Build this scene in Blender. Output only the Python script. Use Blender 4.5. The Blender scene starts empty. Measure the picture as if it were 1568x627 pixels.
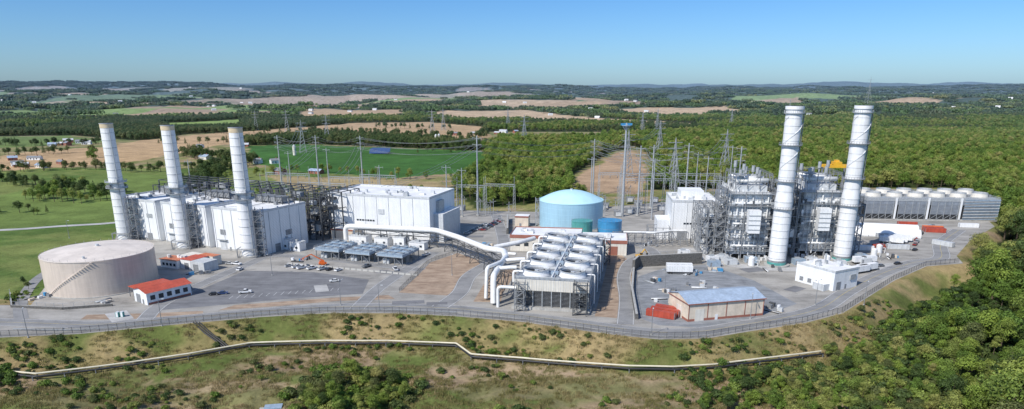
import bpy, math, random
import numpy as np
from mathutils import Vector, Matrix
from mathutils.geometry import delaunay_2d_cdt
random.seed(7); RNG=np.random.default_rng(11)
scene=bpy.context.scene
COL=scene.collection
# ------------------------------------------------------------------ materials
MATS={}
def nodes_mat(name):
    m=bpy.data.materials.new(name); m.use_nodes=True
    nt=m.node_tree; nt.nodes.clear()
    out=nt.nodes.new('ShaderNodeOutputMaterial'); b=nt.nodes.new('ShaderNodeBsdfPrincipled')
    nt.links.new(b.outputs[0],out.inputs[0]); return m,nt,b
def N(nt,t,**k):
    n=nt.nodes.new(t)
    for a,v in k.items(): setattr(n,a,v)
    return n
def mat(name,col,rough=.7,metal=0,var=.12,scale=.25,rib=0,ribdir='X',streak=0,bump=0,col2=None):
    m,nt,b=nodes_mat(name)
    L=nt.links.new
    tc=N(nt,'ShaderNodeTexCoord')
    no=N(nt,'ShaderNodeTexNoise'); no.inputs['Scale'].default_value=scale; no.inputs['Detail'].default_value=6; no.inputs['Roughness'].default_value=.65
    L(tc.outputs['Object'],no.inputs['Vector'])
    cr=N(nt,'ShaderNodeValToRGB')
    c2=col2 or [c*(1-var*2) for c in col]
    c1=[min(1,c*(1+var*.6)) for c in col] if not col2 else col
    cr.color_ramp.elements[0].position=.3; cr.color_ramp.elements[0].color=(*c2,1)
    cr.color_ramp.elements[1].position=.62; cr.color_ramp.elements[1].color=(*c1,1)
    L(no.outputs['Fac'],cr.inputs['Fac']); last=cr.outputs['Color']
    if streak:
        mp=N(nt,'ShaderNodeMapping'); mp.inputs['Scale'].default_value=(.9,.9,.06)
        L(tc.outputs['Object'],mp.inputs['Vector'])
        n2=N(nt,'ShaderNodeTexNoise'); n2.inputs['Scale'].default_value=1.2; n2.inputs['Detail'].default_value=4
        L(mp.outputs[0],n2.inputs['Vector'])
        r2=N(nt,'ShaderNodeMapRange'); r2.inputs[1].default_value=.35; r2.inputs[2].default_value=.7; r2.inputs[3].default_value=1; r2.inputs[4].default_value=1-streak
        L(n2.outputs['Fac'],r2.inputs[0])
        mx=N(nt,'ShaderNodeMix',data_type='RGBA',blend_type='MULTIPLY'); mx.inputs[0].default_value=1
        L(last,mx.inputs[6]); L(r2.outputs[0],mx.inputs[7]); last=mx.outputs[2]
    L(last,b.inputs['Base Color'])
    b.inputs['Roughness'].default_value=rough; b.inputs['Metallic'].default_value=metal
    if rib or bump:
        bp=N(nt,'ShaderNodeBump')
        if rib:
            w=N(nt,'ShaderNodeTexWave',bands_direction=ribdir); w.inputs['Scale'].default_value=rib
            w.inputs['Distortion'].default_value=0
            L(tc.outputs['Object'],w.inputs['Vector']); L(w.outputs['Fac'],bp.inputs['Height'])
            bp.inputs['Distance'].default_value=.12; bp.inputs['Strength'].default_value=.5
        else:
            L(no.outputs['Fac'],bp.inputs['Height']); bp.inputs['Distance'].default_value=bump; bp.inputs['Strength'].default_value=.7
        L(bp.outputs[0],b.inputs['Normal'])
    MATS[name]=m; return m
W=mat('white_siding',(.80,.81,.81),.5,rib=.35,ribdir='DIAGONAL',streak=.12,var=.05,scale=.08)
WR=mat('white_roof_membrane',(.80,.80,.79),.6,var=.09,scale=.12)
CREAM=mat('cream_panel',(.72,.68,.60),.6,streak=.15,var=.06)
BEIGE=mat('beige_tank_paint',(.63,.54,.455),.5,streak=.15,var=.05,scale=.1)
BEIG2=mat('beige_tank_roof',(.72,.64,.56),.6,streak=.05,var=.10,scale=.15)
STK=mat('stack_white_paint',(.82,.82,.81),.45,streak=.13,var=.05)
RING=mat('stack_ring_grey',(.42,.43,.44),.5)
YEL=mat('stack_cap_buff',(.68,.55,.36),.6)
GALV=mat('galvanised_steel',(.40,.42,.43),.5,metal=.15,var=.15,scale=1)
DK=mat('dark_steel',(.085,.09,.095),.6,var=.2,scale=1)
MID=mat('grey_steel',(.24,.25,.26),.55,var=.2,scale=1)
LG=mat('light_grey_panel',(.58,.60,.61),.5,streak=.2,var=.08,scale=.5)
LOUV=mat('dark_louvre',(.03,.032,.035),.8,var=.2)
CONC=mat('concrete',(.44,.43,.40),.85,var=.12,scale=.4,streak=.15)
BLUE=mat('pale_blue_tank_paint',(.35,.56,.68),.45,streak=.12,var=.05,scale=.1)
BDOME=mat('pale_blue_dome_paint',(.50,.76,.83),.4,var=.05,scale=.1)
TEAL=mat('teal_tank_paint',(.10,.36,.33),.4,streak=.15)
BLU2=mat('mid_blue_tank_paint',(.06,.28,.52),.4,streak=.15)
RED=mat('red_roof_metal',(.58,.11,.06),.5,rib=.8,ribdir='X',var=.12,streak=.2)
ORG=mat('orange_roof_metal',(.62,.20,.09),.5,rib=.8,ribdir='X',var=.14,streak=.2)
RBR=mat('red_brown_trim',(.33,.13,.09),.6)
BROOF=mat('blue_grey_metal_roof',(.40,.49,.60),.35,rib=.6,ribdir='X',var=.1,streak=.2)
GLASS=mat('dark_glass',(.03,.04,.05),.15)
PIPEW=mat('white_pipe_cladding',(.80,.80,.78),.35,var=.06,scale=.6,streak=.1)
BLK=mat('black_pipe',(.03,.03,.03),.5)
CRM2=mat('cream_pipe',(.66,.60,.44),.5,var=.1)
YMACH=mat('yellow_machine_paint',(.75,.42,.03),.45)
OMACH=mat('orange_machine_paint',(.75,.16,.03),.45)
RUST=mat('container_red',(.48,.08,.045),.55,rib=1.2,ribdir='X',streak=.25)
PANEL=mat('solar_blue_panel',(.05,.09,.20),.25)
COOL=mat('cooler_blue_grey',(.30,.38,.46),.5,var=.12,scale=.8)
LOUVG=mat('grey_cladding',(.25,.28,.32),.55,var=.12,scale=.4,streak=.2)
BLOCK=mat('dark_block_wall',(.13,.125,.115),.9,var=.25,scale=1.5)
TAN_W=mat('tan_wall',(.70,.60,.48),.7,streak=.1)
TIRE=mat('tyre_rubber',(.02,.02,.02),.9)
MARK=mat('white_road_paint',(.7,.7,.68),.7,var=.15,scale=1)
YMARK=mat('yellow_road_paint',(.62,.48,.12),.7,var=.2,scale=1)
BARK=mat('bark',(.10,.075,.05),.9,var=.2,scale=3)
def gmat(name,c1,c2,sc=.05,fine=1.5,rough=.95,stain=.25):
    m,nt,b=nodes_mat(name); L=nt.links.new
    tc=N(nt,'ShaderNodeTexCoord')
    a=N(nt,'ShaderNodeTexNoise'); a.inputs['Scale'].default_value=sc; a.inputs['Detail'].default_value=9; a.inputs['Roughness'].default_value=.65
    f=N(nt,'ShaderNodeTexNoise'); f.inputs['Scale'].default_value=fine; f.inputs['Detail'].default_value=4
    mp=N(nt,'ShaderNodeMapping'); mp.inputs['Scale'].default_value=(.25,1,1); mp.inputs['Rotation'].default_value=(0,0,.45)
    st=N(nt,'ShaderNodeTexNoise'); st.inputs['Scale'].default_value=sc*3; st.inputs['Detail'].default_value=6
    L(tc.outputs['Object'],a.inputs[0]); L(tc.outputs['Object'],f.inputs[0]); L(tc.outputs['Object'],mp.inputs[0]); L(mp.outputs[0],st.inputs[0])
    cr=N(nt,'ShaderNodeValToRGB'); cr.color_ramp.elements[0].position=.40; cr.color_ramp.elements[1].position=.58
    cr.color_ramp.elements[0].color=(*c1,1); cr.color_ramp.elements[1].color=(*c2,1)
    ad=N(nt,'ShaderNodeMath',operation='MULTIPLY_ADD'); ad.inputs[1].default_value=.5
    h=N(nt,'ShaderNodeMath',operation='MULTIPLY'); h.inputs[1].default_value=.5
    L(a.outputs['Fac'],h.inputs[0]); L(st.outputs['Fac'],ad.inputs[0]); L(h.outputs[0],ad.inputs[2]); L(ad.outputs[0],cr.inputs[0])
    mr=N(nt,'ShaderNodeMapRange'); mr.inputs[3].default_value=.8; mr.inputs[4].default_value=1.2
    L(f.outputs['Fac'],mr.inputs[0])
    mx=N(nt,'ShaderNodeMix',data_type='RGBA',blend_type='MULTIPLY'); mx.inputs[0].default_value=1
    L(cr.outputs[0],mx.inputs[6]); L(mr.outputs[0],mx.inputs[7])
    s2=N(nt,'ShaderNodeTexNoise'); s2.inputs['Scale'].default_value=.11; s2.inputs['Detail'].default_value=7; s2.inputs['Roughness'].default_value=.7; L(tc.outputs['Object'],s2.inputs[0])
    m2=N(nt,'ShaderNodeMapRange'); m2.inputs[1].default_value=.52; m2.inputs[2].default_value=.68; m2.inputs[3].default_value=1; m2.inputs[4].default_value=1-stain; L(s2.outputs['Fac'],m2.inputs[0])
    mx2=N(nt,'ShaderNodeMix',data_type='RGBA',blend_type='MULTIPLY'); mx2.inputs[0].default_value=1
    L(mx.outputs[2],mx2.inputs[6]); L(m2.outputs[0],mx2.inputs[7]); L(mx2.outputs[2],b.inputs['Base Color'])
    b.inputs['Roughness'].default_value=rough
    MATS[name]=m; return m
G_PAD=gmat('yard_gravel',(.245,.232,.208),(.38,.36,.325),stain=.32)
G_ASPH=gmat('road_asphalt',(.20,.20,.20),(.27,.268,.263),.08)
G_PARK=gmat('dark_asphalt',(.14,.14,.145),(.20,.20,.205),.1)
G_BED=gmat('brown_gravel',(.25,.175,.12),(.40,.30,.215),.15)
G_CONC=gmat('light_concrete_road',(.36,.355,.34),(.47,.46,.44),.1)
G_COMP=gmat('grey_stone_yard',(.175,.185,.195),(.27,.28,.29),.15)
# ------------------------------------------------------------------ mesh builder
class MB:
    def __init__(s): s.v=[];s.f=[];s.m=[];s.s=[];s.mats=[];s.T=Matrix.Identity(4)
    def mi(s,m):
        if m not in s.mats: s.mats.append(m)
        return s.mats.index(m)
    def add(s,vs,fs,m,smooth=False):
        o=len(s.v)
        s.v+= [tuple(s.T@Vector(p)) for p in vs]; i=s.mi(m)
        for f in fs: s.f.append([o+a for a in f]); s.m.append(i); s.s.append(smooth)
    def box(s,x0,y0,z0,x1,y1,z1,m,top=None):
        vs=[(x0,y0,z0),(x1,y0,z0),(x1,y1,z0),(x0,y1,z0),(x0,y0,z1),(x1,y0,z1),(x1,y1,z1),(x0,y1,z1)]
        s.add(vs,[(0,3,2,1),(0,1,5,4),(1,2,6,5),(2,3,7,6),(3,0,4,7)],m); s.add(vs,[(4,5,6,7)],top or m)
    def cyl(s,x,y,z0,z1,r0,m,r1=None,seg=28,cap=True,mc=None,inner=False):
        r1=r0 if r1 is None else r1
        vs=[(x+r0*math.cos(2*math.pi*i/seg),y+r0*math.sin(2*math.pi*i/seg),z0) for i in range(seg)]+[(x+r1*math.cos(2*math.pi*i/seg),y+r1*math.sin(2*math.pi*i/seg),z1) for i in range(seg)]
        s.add(vs,[(i,(i+1)%seg,seg+(i+1)%seg,seg+i) for i in range(seg)],m,True)
        if cap: s.add(vs[seg:],[tuple(range(seg))],mc or m)
    def cone(s,x,y,z0,z1,r,m,seg=40,rings=5,power=1):
        vs=[];fs=[]
        for k in range(rings+1):
            t=k/rings; rr=r*(1-t); z=z0+(z1-z0)*(1-(1-t)**power)
            for i in range(seg): vs.append((x+rr*math.cos(2*math.pi*i/seg),y+rr*math.sin(2*math.pi*i/seg),z))
        for k in range(rings):
            for i in range(seg): fs.append((k*seg+i,k*seg+(i+1)%seg,(k+1)*seg+(i+1)%seg,(k+1)*seg+i))
        s.add(vs,fs,m,True)
    def tube(s,p,q,r,m,seg=10,smooth=True,caps=True):
        p=Vector(p);q=Vector(q);d=q-p
        if d.length<1e-6:return
        a=d.normalized().orthogonal().normalized(); b=d.normalized().cross(a)
        if seg==4:
            up=Vector((0,0,1)) if abs(d.normalized().z)<.9 else Vector((1,0,0))
            a=d.normalized().cross(up).normalized(); b=d.normalized().cross(a)
            ring=[(a*sx+b*sy)*r for sx,sy in ((1,1),(-1,1),(-1,-1),(1,-1))]
        else: ring=[(a*math.cos(2*math.pi*i/seg)+b*math.sin(2*math.pi*i/seg))*r for i in range(seg)]
        vs=[tuple(p+c) for c in ring]+[tuple(q+c) for c in ring]
        fs=[(i,(i+1)%seg,seg+(i+1)%seg,seg+i) for i in range(seg)]
        if caps: fs+=[tuple(range(seg))[::-1],tuple(range(seg,2*seg))]
        s.add(vs,fs,m,smooth and seg>4)
    def beam(s,p,q,w,m): s.tube(p,q,w/2,m,4,False)
    def pipe(s,pts,r,m,seg=14):
        pts=[Vector(p) for p in pts]; P=[pts[0]]
        for i in range(1,len(pts)-1):
            a,b,c=pts[i-1],pts[i],pts[i+1]; k=min(2.2*r,(b-a).length*.45,(c-b).length*.45)
            s0=b+(a-b).normalized()*k; s1=b+(c-b).normalized()*k
            for t in (0,.25,.5,.75,1): P.append(s0*(1-t)**2+b*2*t*(1-t)+s1*t*t)
        P.append(pts[-1]); vs=[];fs=[];pa=None
        for i,p in enumerate(P):
            d=(P[min(i+1,len(P)-1)]-P[max(i-1,0)]).normalized()
            if pa is None: pa=d.orthogonal().normalized()
            a=(pa-d*pa.dot(d)).normalized(); pa=a; b=d.cross(a)
            for j in range(seg): vs.append(tuple(p+(a*math.cos(2*math.pi*j/seg)+b*math.sin(2*math.pi*j/seg))*r))
        for i in range(len(P)-1):
            for j in range(seg): fs.append((i*seg+j,i*seg+(j+1)%seg,(i+1)*seg+(j+1)%seg,(i+1)*seg+j))
        s.add(vs,fs,m,True); s.add(vs[:seg],[tuple(range(seg))],m); s.add(vs[-seg:],[tuple(range(seg))],m)
    def extr(s,prof,y0,y1,m):
        n=len(prof); vs=[(a,y0,b) for a,b in prof]+[(a,y1,b) for a,b in prof]
        s.add(vs,[(i,(i+1)%n,n+(i+1)%n,n+i) for i in range(n)]+[tuple(range(n)),tuple(range(n,2*n))],m)
    def frame(s,x0,y0,z0,x1,y1,z1,nx,ny,nz,w,m,brace=.3,shell=True):
        X=np.linspace(x0,x1,nx+1);Y=np.linspace(y0,y1,ny+1);Z=np.linspace(z0,z1,nz+1)
        for i,x in enumerate(X):
            for j,y in enumerate(Y):
                if shell and 0<i<nx and 0<j<ny: continue
                s.beam((x,y,z0),(x,y,z1),w,m)
        for z in Z[1:]:
            for x in (X if not shell else X[[0,-1]]): s.beam((x,y0,z),(x,y1,z),w*.7,m)
            for y in (Y if not shell else Y[[0,-1]]): s.beam((x0,y,z),(x1,y,z),w*.7,m)
        for k in range(nz):
            for i in range(nx):
                for y in (y0,y1):
                    if random.random()<brace: s.beam((X[i],y,Z[k]),(X[i+1],y,Z[k+1]),w*.5,m)
            for j in range(ny):
                for x in (x0,x1):
                    if random.random()<brace: s.beam((x,Y[j],Z[k]),(x,Y[j+1],Z[k+1]),w*.5,m)
    def rail(s,x0,y0,x1,y1,z,m,w=.09,step=3):
        for zz in (z+.55,z+1.1):
            for a,b in (((x0,y0),(x1,y0)),((x1,y0),(x1,y1)),((x1,y1),(x0,y1)),((x0,y1),(x0,y0))): s.beam((*a,zz),(*b,zz),w,m)
        for a,b in (((x0,y0),(x1,y0)),((x1,y0),(x1,y1)),((x1,y1),(x0,y1)),((x0,y1),(x0,y0))):
            n=max(1,int(math.hypot(b[0]-a[0],b[1]-a[1])/step))
            for i in range(n):
                x=a[0]+(b[0]-a[0])*i/n; y=a[1]+(b[1]-a[1])*i/n; s.beam((x,y,z),(x,y,z+1.1),w,m)
    def stair(s,x0,y0,x1,y1,z0,z1,m,flight=4):
        n=max(1,round((z1-z0)/flight)); h=(z1-z0)/n
        for a,b in ((x0,y0),(x1,y0),(x1,y1),(x0,y1)): s.beam((a,b,z0),(a,b,z1+1.2),.28,m)
        for k in range(n):
            za=z0+k*h; zb=za+h; ya=y0+.3 if k%2==0 else (y0+y1)/2
            xa,xb=(x0,x1) if k%2==0 else (x1,x0); yw=(y1-y0)/2-.3
            vs=[(xa,ya,za),(xb,ya,zb),(xb,ya+yw,zb),(xa,ya+yw,za)]
            s.add(vs+[(p[0],p[1],p[2]-.3) for p in vs],[(0,1,2,3),(7,6,5,4),(0,4,5,1),(3,2,6,7)],m)
            for yy in (ya,ya+yw): s.beam((xa,yy,za+1),(xb,yy,zb+1),.1,m)
            for q in ((x0,y0,x1,y0),(x0,y1,x1,y1),(x0,y0,x0,y1),(x1,y0,x1,y1)): s.beam((q[0],q[1],zb),(q[2],q[3],zb),.2,m)
    def build(s,name,loc=(0,0,0),yaw=0,col=None):
        me=bpy.data.meshes.new(name); me.from_pydata(s.v,[],s.f)
        for m in s.mats: me.materials.append(m)
        me.polygons.foreach_set('material_index',s.m); me.polygons.foreach_set('use_smooth',s.s); me.update()
        ob=bpy.data.objects.new(name,me); ob.location=loc; ob.rotation_euler=(0,0,yaw)
        (col or COL).objects.link(ob); return ob
def inst(ob,loc,yaw=0,sc=1):
    o=bpy.data.objects.new(ob.name.split('.')[0],ob.data); o.location=loc; o.rotation_euler=(0,0,yaw); o.scale=(sc,)*3; COL.objects.link(o); return o
R=math.radians
# ------------------------------------------------------------------ terrain
PAD=[(-420,262),(-300,250),(-193,241),(-165,245),(-136,255),(-103,265),(-77,270),(-50,270),(-23,266),(4,259),(22,251),(39,244),(55,239),(73,240),(92,248),(116,257),(138,270),(160,293),(186,320),(218,348),(241,354),(248,371),(282,412),(326,455),(386,585),(311,625),(121,557),(91,541),(23,511),(-42,519),(-155,511),(-273,467),(-244,412),(-235,359),(-224,318),(-208,281),(-300,283),(-420,290)]
def inpoly(x,y,poly):
    r=np.zeros(x.shape,bool); n=len(poly)
    for i in range(n):
        x0,y0=poly[i]; x1,y1=poly[(i+1)%n]
        if y0==y1: continue
        c=((y0>y)!=(y1>y))&(x<(x1-x0)*(y-y0)/(y1-y0)+x0); r^=c
    return r
def segd(x,y,pts,closed=True):
    d=np.full(x.shape,1e9); n=len(pts)
    for i in range(n if closed else n-1):
        x0,y0=pts[i];x1,y1=pts[(i+1)%n]; dx=x1-x0;dy=y1-y0
        t=np.clip(((x-x0)*dx+(y-y0)*dy)/(dx*dx+dy*dy),0,1); d=np.minimum(d,np.hypot(x-x0-t*dx,y-y0-t*dy))
    return d
_T=np.random.default_rng(3).random((257,257))
def vn(x,y):
    xi=np.floor(x).astype(int);yi=np.floor(y).astype(int);fx=x-xi;fy=y-yi
    fx=fx*fx*(3-2*fx);fy=fy*fy*(3-2*fy);a=xi%256;b=yi%256;c=(xi+1)%256;d=(yi+1)%256
    return (_T[a,b]*(1-fx)+_T[c,b]*fx)*(1-fy)+(_T[a,d]*(1-fx)+_T[c,d]*fx)*fy
def fbm(x,y,o=5):
    s=0;a=.5;t=0
    for k in range(o): s=s+a*vn(x*2**k+17*k,y*2**k+5*k); t+=a; a*=.55
    return s/t
def ss(a,b,x):
    t=np.clip((x-a)/(b-a),0,1); return t*t*(3-2*t)
def H(x,y):
    x=np.asarray(x,float);y=np.asarray(y,float)
    d=segd(x,y,PAD); d=np.where(inpoly(x,y,PAD),0,d)
    near=(1-ss(430,620,y))*np.where(x<-200,1-ss(230,290,y),1)
    z=-near*(8*ss(1,15,d)+1.5*ss(15,30,d)+7*ss(50,110,d)+(1.2*ss(3,12,d)+3*ss(22,50,d))*(fbm(x/22,y/22,3)-.5)*2)
    r=np.hypot(x,y)
    f=ss(1500,4500,r)
    z=z+f*(fbm(x/1300+3,y/1000+9,4)-.5)*200
    z=z+ss(5000,13000,r)*(55+(fbm(x/3200+20,y/1800+4,4)-.35)*200)
    z=z+ss(900,2500,r)*-14*(1-ss(5000,9000,r))
    return z
TAN=(.46,.315,.175);TAN2=(.54,.385,.23);GRN=(.055,.135,.032);YG=(.22,.30,.06);LGN=(.145,.20,.055);BRN=(.36,.25,.15)
FIELDS=[([(-575,775),(-706,959),(-721,1063),(-642,1137),(-688,1284),(-642,1520),(-463,2049),(-245,2136),(-57,1793),(-41,1137),(-182,1355),(-401,1520),(-478,1236),(-483,857)],TAN),
([(-370,2784),(49,3332),(209,2639),(371,2281),(565,1931),(459,1793),(147,2092),(-177,2281)],TAN2),
([(-2283,5481),(-1880,5791),(-1809,7482),(-1126,5481),(-1283,3835),(-1475,3696)],TAN),
([(-432,1137),(-342,1163),(-42,1019),(-32,775),(-123,706),(-227,762),(-327,857)],GRN),
([(-1131,1412),(-925,1475),(-723,1252),(-755,1163),(-815,1111),(-1200,1150)],LGN),
([(-1053,2092),(-888,2334),(-682,1793),(-827,1702)],YG),
([(-600,592),(-444,592),(-450,653),(-443,775),(-356,739),(-313,592),(-282,484),(-349,440),(-600,420)],LGN),
([(-272,739),(-74,686),(-71,623),(-187,623)],(.36,.28,.15)),
([(149,988),(187,1063),(150,760),(112,599),(62,615),(65,717)],(.40,.28,.18)),
([(-1300,760),(-820,830),(-750,960),(-1300,960)],TAN),
([(-800,640),(-560,690),(-590,760),(-900,730)],BRN),
([(-700,2350),(-400,2500),(-420,3000),(-900,3000)],TAN),
([(450,2650),(900,2700),(950,3100),(380,3050)],TAN2),
([(-1250,2500),(-950,2450),(-900,2900),(-1350,3000)],YG),
([(700,2200),(1500,2300),(1450,2500),(750,2420)],YG),
([(-150,3500),(500,3450),(600,3900),(-300,4000)],TAN2),
([(-1600,3200),(-700,3250),(-600,3600),(-1500,3700)],TAN),
([(-1500,1700),(-1150,1650),(-1150,1800),(-1600,1850)],LGN),
]
rf=random.Random(5)
for k in range(175):
    Y=math.exp(rf.uniform(math.log(2400),math.log(9000))); u=rf.uniform(-.95,.95)
    if u>.28 and rf.random()<.7: continue
    if Y<3400 and -.2<u<.3: continue
    w=Y*rf.uniform(.03,.095); h=Y*rf.uniform(.05,.11); X=u*Y; sk=rf.uniform(-.5,.5)*w
    p=[(X-w+rf.uniform(-.2,.2)*w,Y-h/2),(X+w*rf.uniform(.6,1),Y-h/2+rf.uniform(-.3,.3)*h),(X+w+sk,Y+h/2),(X-w*rf.uniform(.5,1)+sk,Y+h/2+rf.uniform(-.3,.3)*h)]
    FIELDS.append((p,rf.choice([TAN,TAN2,TAN,BRN,YG,LGN,(.38,.30,.17)])))
FOREST=[[(120,625),(165,770),(200,1063),(165,1300),(420,1500),(2600,1600),(2200,500),(900,60),(100,60),(104,190),(122,225),(141,252),(158,276),(186,300),(222,330),(247,345),(256,368),(290,408),(334,450),(395,585),(400,640),(300,640)],
[(-60,640),(-30,545),(62,575),(56,615),(58,717),(140,1000),(180,1075),(170,1240),(-20,1230),(-41,1019),(-28,775)],
[(-478,1200),(-401,1450),(-182,1290),(-41,1137),(-42,1025),(-342,1170),(-432,1140)],
[(-1200,1475),(-925,1475),(-700,1290),(-660,1300),(-700,1500),(-620,1560),(-470,2000),(-700,2400),(-1300,2400)]]
def field_id(x,y):
    r=np.full(x.shape,-1)
    wx=x+(fbm(x/60,y/60,2)-.5)*.02*np.abs(y); wy=y+(fbm(x/80+9,y/80,2)-.5)*.03*y
    for i,(p,c) in enumerate(FIELDS):
        xs=[a for a,b in p];ys=[b for a,b in p]; mg=80+.03*max(ys)
        m=(x>min(xs)-mg)&(x<max(xs)+mg)&(y>min(ys)-mg)&(y<max(ys)+mg)
        if m.any():
            idx=np.nonzero(m)
            q=inpoly(wx[idx],wy[idx],p); r[tuple(a[q] for a in idx)]=i
    return r
def is_forest(x,y,fid=None):
    if fid is None: fid=field_id(x,y)
    m=(y>1560)|((np.abs(x)>1150)&(y>1000))
    for p in FOREST: m|=inpoly(x,y,p)
    return m&(fid<0)
HAZE_TINT=np.array([.165,.24,.32])  # distance haze painted into the base colours of far ground and trees
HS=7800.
def haze_mix(r): return 1-np.exp(-np.maximum(r-1000,0)/HS)
NX,NY=560,660
u=np.linspace(-1.3,1.3,NX); t=np.linspace(0,1,NY); ya=50*np.exp(t*math.log(34000/50))
U,Yg=np.meshgrid(u,ya); Xg=U*(Yg+130)
Z=H(Xg,Yg)
fid=field_id(Xg,Yg); fo=is_forest(Xg,Yg,fid)
n1=fbm(Xg/14,Yg/9,5); n2=fbm(Xg/70+40,Yg/50,5); n3=fbm(Xg/30+7,Yg/12+3,5); n4=fbm(Xg/48+70,Yg/10+33,4)
g1=np.array([.12,.155,.042]);g2=np.array([.245,.23,.095]);g3=np.array([.37,.265,.17])
def mixc(a,b,f): return a*(1-f[...,None])+b*f[...,None]
C=mixc(g1,g2,ss(.36,.58,n1*.5+n2*.5)); C=mixc(C,g3,ss(.50,.62,n3*.75+n1*.25)*.85)
dp=segd(Xg[Yg<700],Yg[Yg<700],PAD); D=np.full(Xg.shape,999.); D[Yg<700]=dp
front=(Yg<430)&(Xg>-330)
slope=front&(D<20)
sC=mixc(np.array([.14,.165,.048]),np.array([.33,.255,.12]),ss(.36,.54,n1*.6+n3*.4))
C[slope]=(C*.2+sC*.8)[slope]
tr=inpoly(Xg,Yg,[(-34,222),(-30,238),(30,226),(85,222),(84,200),(30,203),(-10,205)])
C=mixc(C,np.array([.37,.27,.175]),np.where(tr,.3+.65*ss(.38,.56,n4),0))
tr2=inpoly(Xg,Yg,[(-160,203),(-158,218),(-95,224),(-66,215),(-62,186),(-100,186)])
C=mixc(C,np.array([.32,.245,.15]),np.where(tr2,.25+.65*ss(.38,.56,n4),0))
left=(Xg<-200)&(Yg>290)&(Yg<800)
lC=mixc(np.array([.095,.155,.038]),np.array([.19,.225,.07]),ss(.35,.62,n2*.6+n1*.4)); C[left]=lC[left]
C[fo]=np.array([.045,.065,.02])
for i,(p,c) in enumerate(FIELDS):
    m=fid==i
    st=.5+.5*np.sin((Xg[m]*.3+Yg[m])*.045)
    C[m]=np.array(c)*(.72+.36*n2[m]+.08*st+.16*n1[m])[:,None]
far=(Yg>8500)&fo; C[far]=(np.array([.04,.065,.025])*(.5+1.1*fbm(Xg/260,Yg/260,4))[...,None])[far]
r=np.hypot(Xg,Yg); C=mixc(C,HAZE_TINT,haze_mix(r))  # ground colour blends to painted haze with distance from the origin
vs=np.stack([Xg,Yg,Z],-1).reshape(-1,3)
me=bpy.data.meshes.new('ground'); me.vertices.add(len(vs)); me.vertices.foreach_set('co',vs.ravel().astype('f'))
ii=np.arange((NY-1)*NX).reshape(NY-1,NX)[:,:-1].ravel()
q=np.stack([ii,ii+1,ii+NX+1,ii+NX],1)
me.loops.add(q.size); me.loops.foreach_set('vertex_index',q.ravel().astype('i')); me.polygons.add(len(q))
me.polygons.foreach_set('loop_start',np.arange(0,q.size,4).astype('i')); me.update(calc_edges=True)
me.polygons.foreach_set('use_smooth',np.ones(len(q),bool))
ca=me.color_attributes.new('landcover_haze','FLOAT_COLOR','POINT')
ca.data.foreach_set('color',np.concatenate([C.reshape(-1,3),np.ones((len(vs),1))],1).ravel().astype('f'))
gm,nt,b=nodes_mat('ground_cover'); Lk=nt.links.new
at=N(nt,'ShaderNodeAttribute',attribute_name='landcover_haze'); tc=N(nt,'ShaderNodeTexCoord')
a=N(nt,'ShaderNodeTexNoise'); a.inputs['Scale'].default_value=.5; a.inputs['Detail'].default_value=8; a.inputs['Roughness'].default_value=.8
a2=N(nt,'ShaderNodeTexNoise'); a2.inputs['Scale'].default_value=.04; a2.inputs['Detail'].default_value=8; a2.inputs['Roughness'].default_value=.7
Lk(tc.outputs['Object'],a.inputs[0]); Lk(tc.outputs['Object'],a2.inputs[0])
ad=N(nt,'ShaderNodeMath',operation='ADD'); Lk(a.outputs['Fac'],ad.inputs[0]); Lk(a2.outputs['Fac'],ad.inputs[1])
mr=N(nt,'ShaderNodeMapRange'); mr.inputs[1].default_value=.7; mr.inputs[2].default_value=1.3; mr.inputs[3].default_value=.5; mr.inputs[4].default_value=1.42
Lk(ad.outputs[0],mr.inputs[0])
mx=N(nt,'ShaderNodeMix',data_type='RGBA',blend_type='MULTIPLY'); mx.inputs[0].default_value=1
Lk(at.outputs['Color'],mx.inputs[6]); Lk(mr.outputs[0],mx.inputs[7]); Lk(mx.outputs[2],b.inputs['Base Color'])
b.inputs['Roughness'].default_value=1; b.inputs['Specular IOR Level'].default_value=.1
bp=N(nt,'ShaderNodeBump'); bp.inputs['Distance'].default_value=.8; bp.inputs['Strength'].default_value=.8; Lk(a.outputs['Fac'],bp.inputs['Height']); Lk(bp.outputs[0],b.inputs['Normal'])
me.materials.append(gm); g=bpy.data.objects.new('ground',me); COL.objects.link(g)
# ------------------------------------------------------------------ yard surfaces
def sheet(name,poly,z,m):
    n=len(poly); r_=delaunay_2d_cdt([Vector(p) for p in poly],[],[list(range(n))],1,1e-4)
    fs=[]
    for f in r_[2]:
        a_,b_,c_=[r_[0][i] for i in f[:3]]
        fs.append(list(f) if (b_-a_).cross(c_-a_)>0 else list(f)[::-1])
    me=bpy.data.meshes.new(name); me.from_pydata([(v.x,v.y,z) for v in r_[0]],[],fs); me.materials.append(m); me.update()
    o=bpy.data.objects.new(name,me); COL.objects.link(o); return o
def smooth_line(pts,n=8):
    out=[]
    P=[pts[0]]+list(pts)+[pts[-1]]
    for i in range(1,len(P)-2):
        for k in range(n):
            t=k/n; a,b,c,d=[np.array(p,float) for p in P[i-1:i+3]]
            out.append(.5*((2*b)+(c-a)*t+(2*a-5*b+4*c-d)*t*t+(3*b-a-3*c+d)*t**3))
    out.append(np.array(pts[-1],float)); return out
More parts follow.
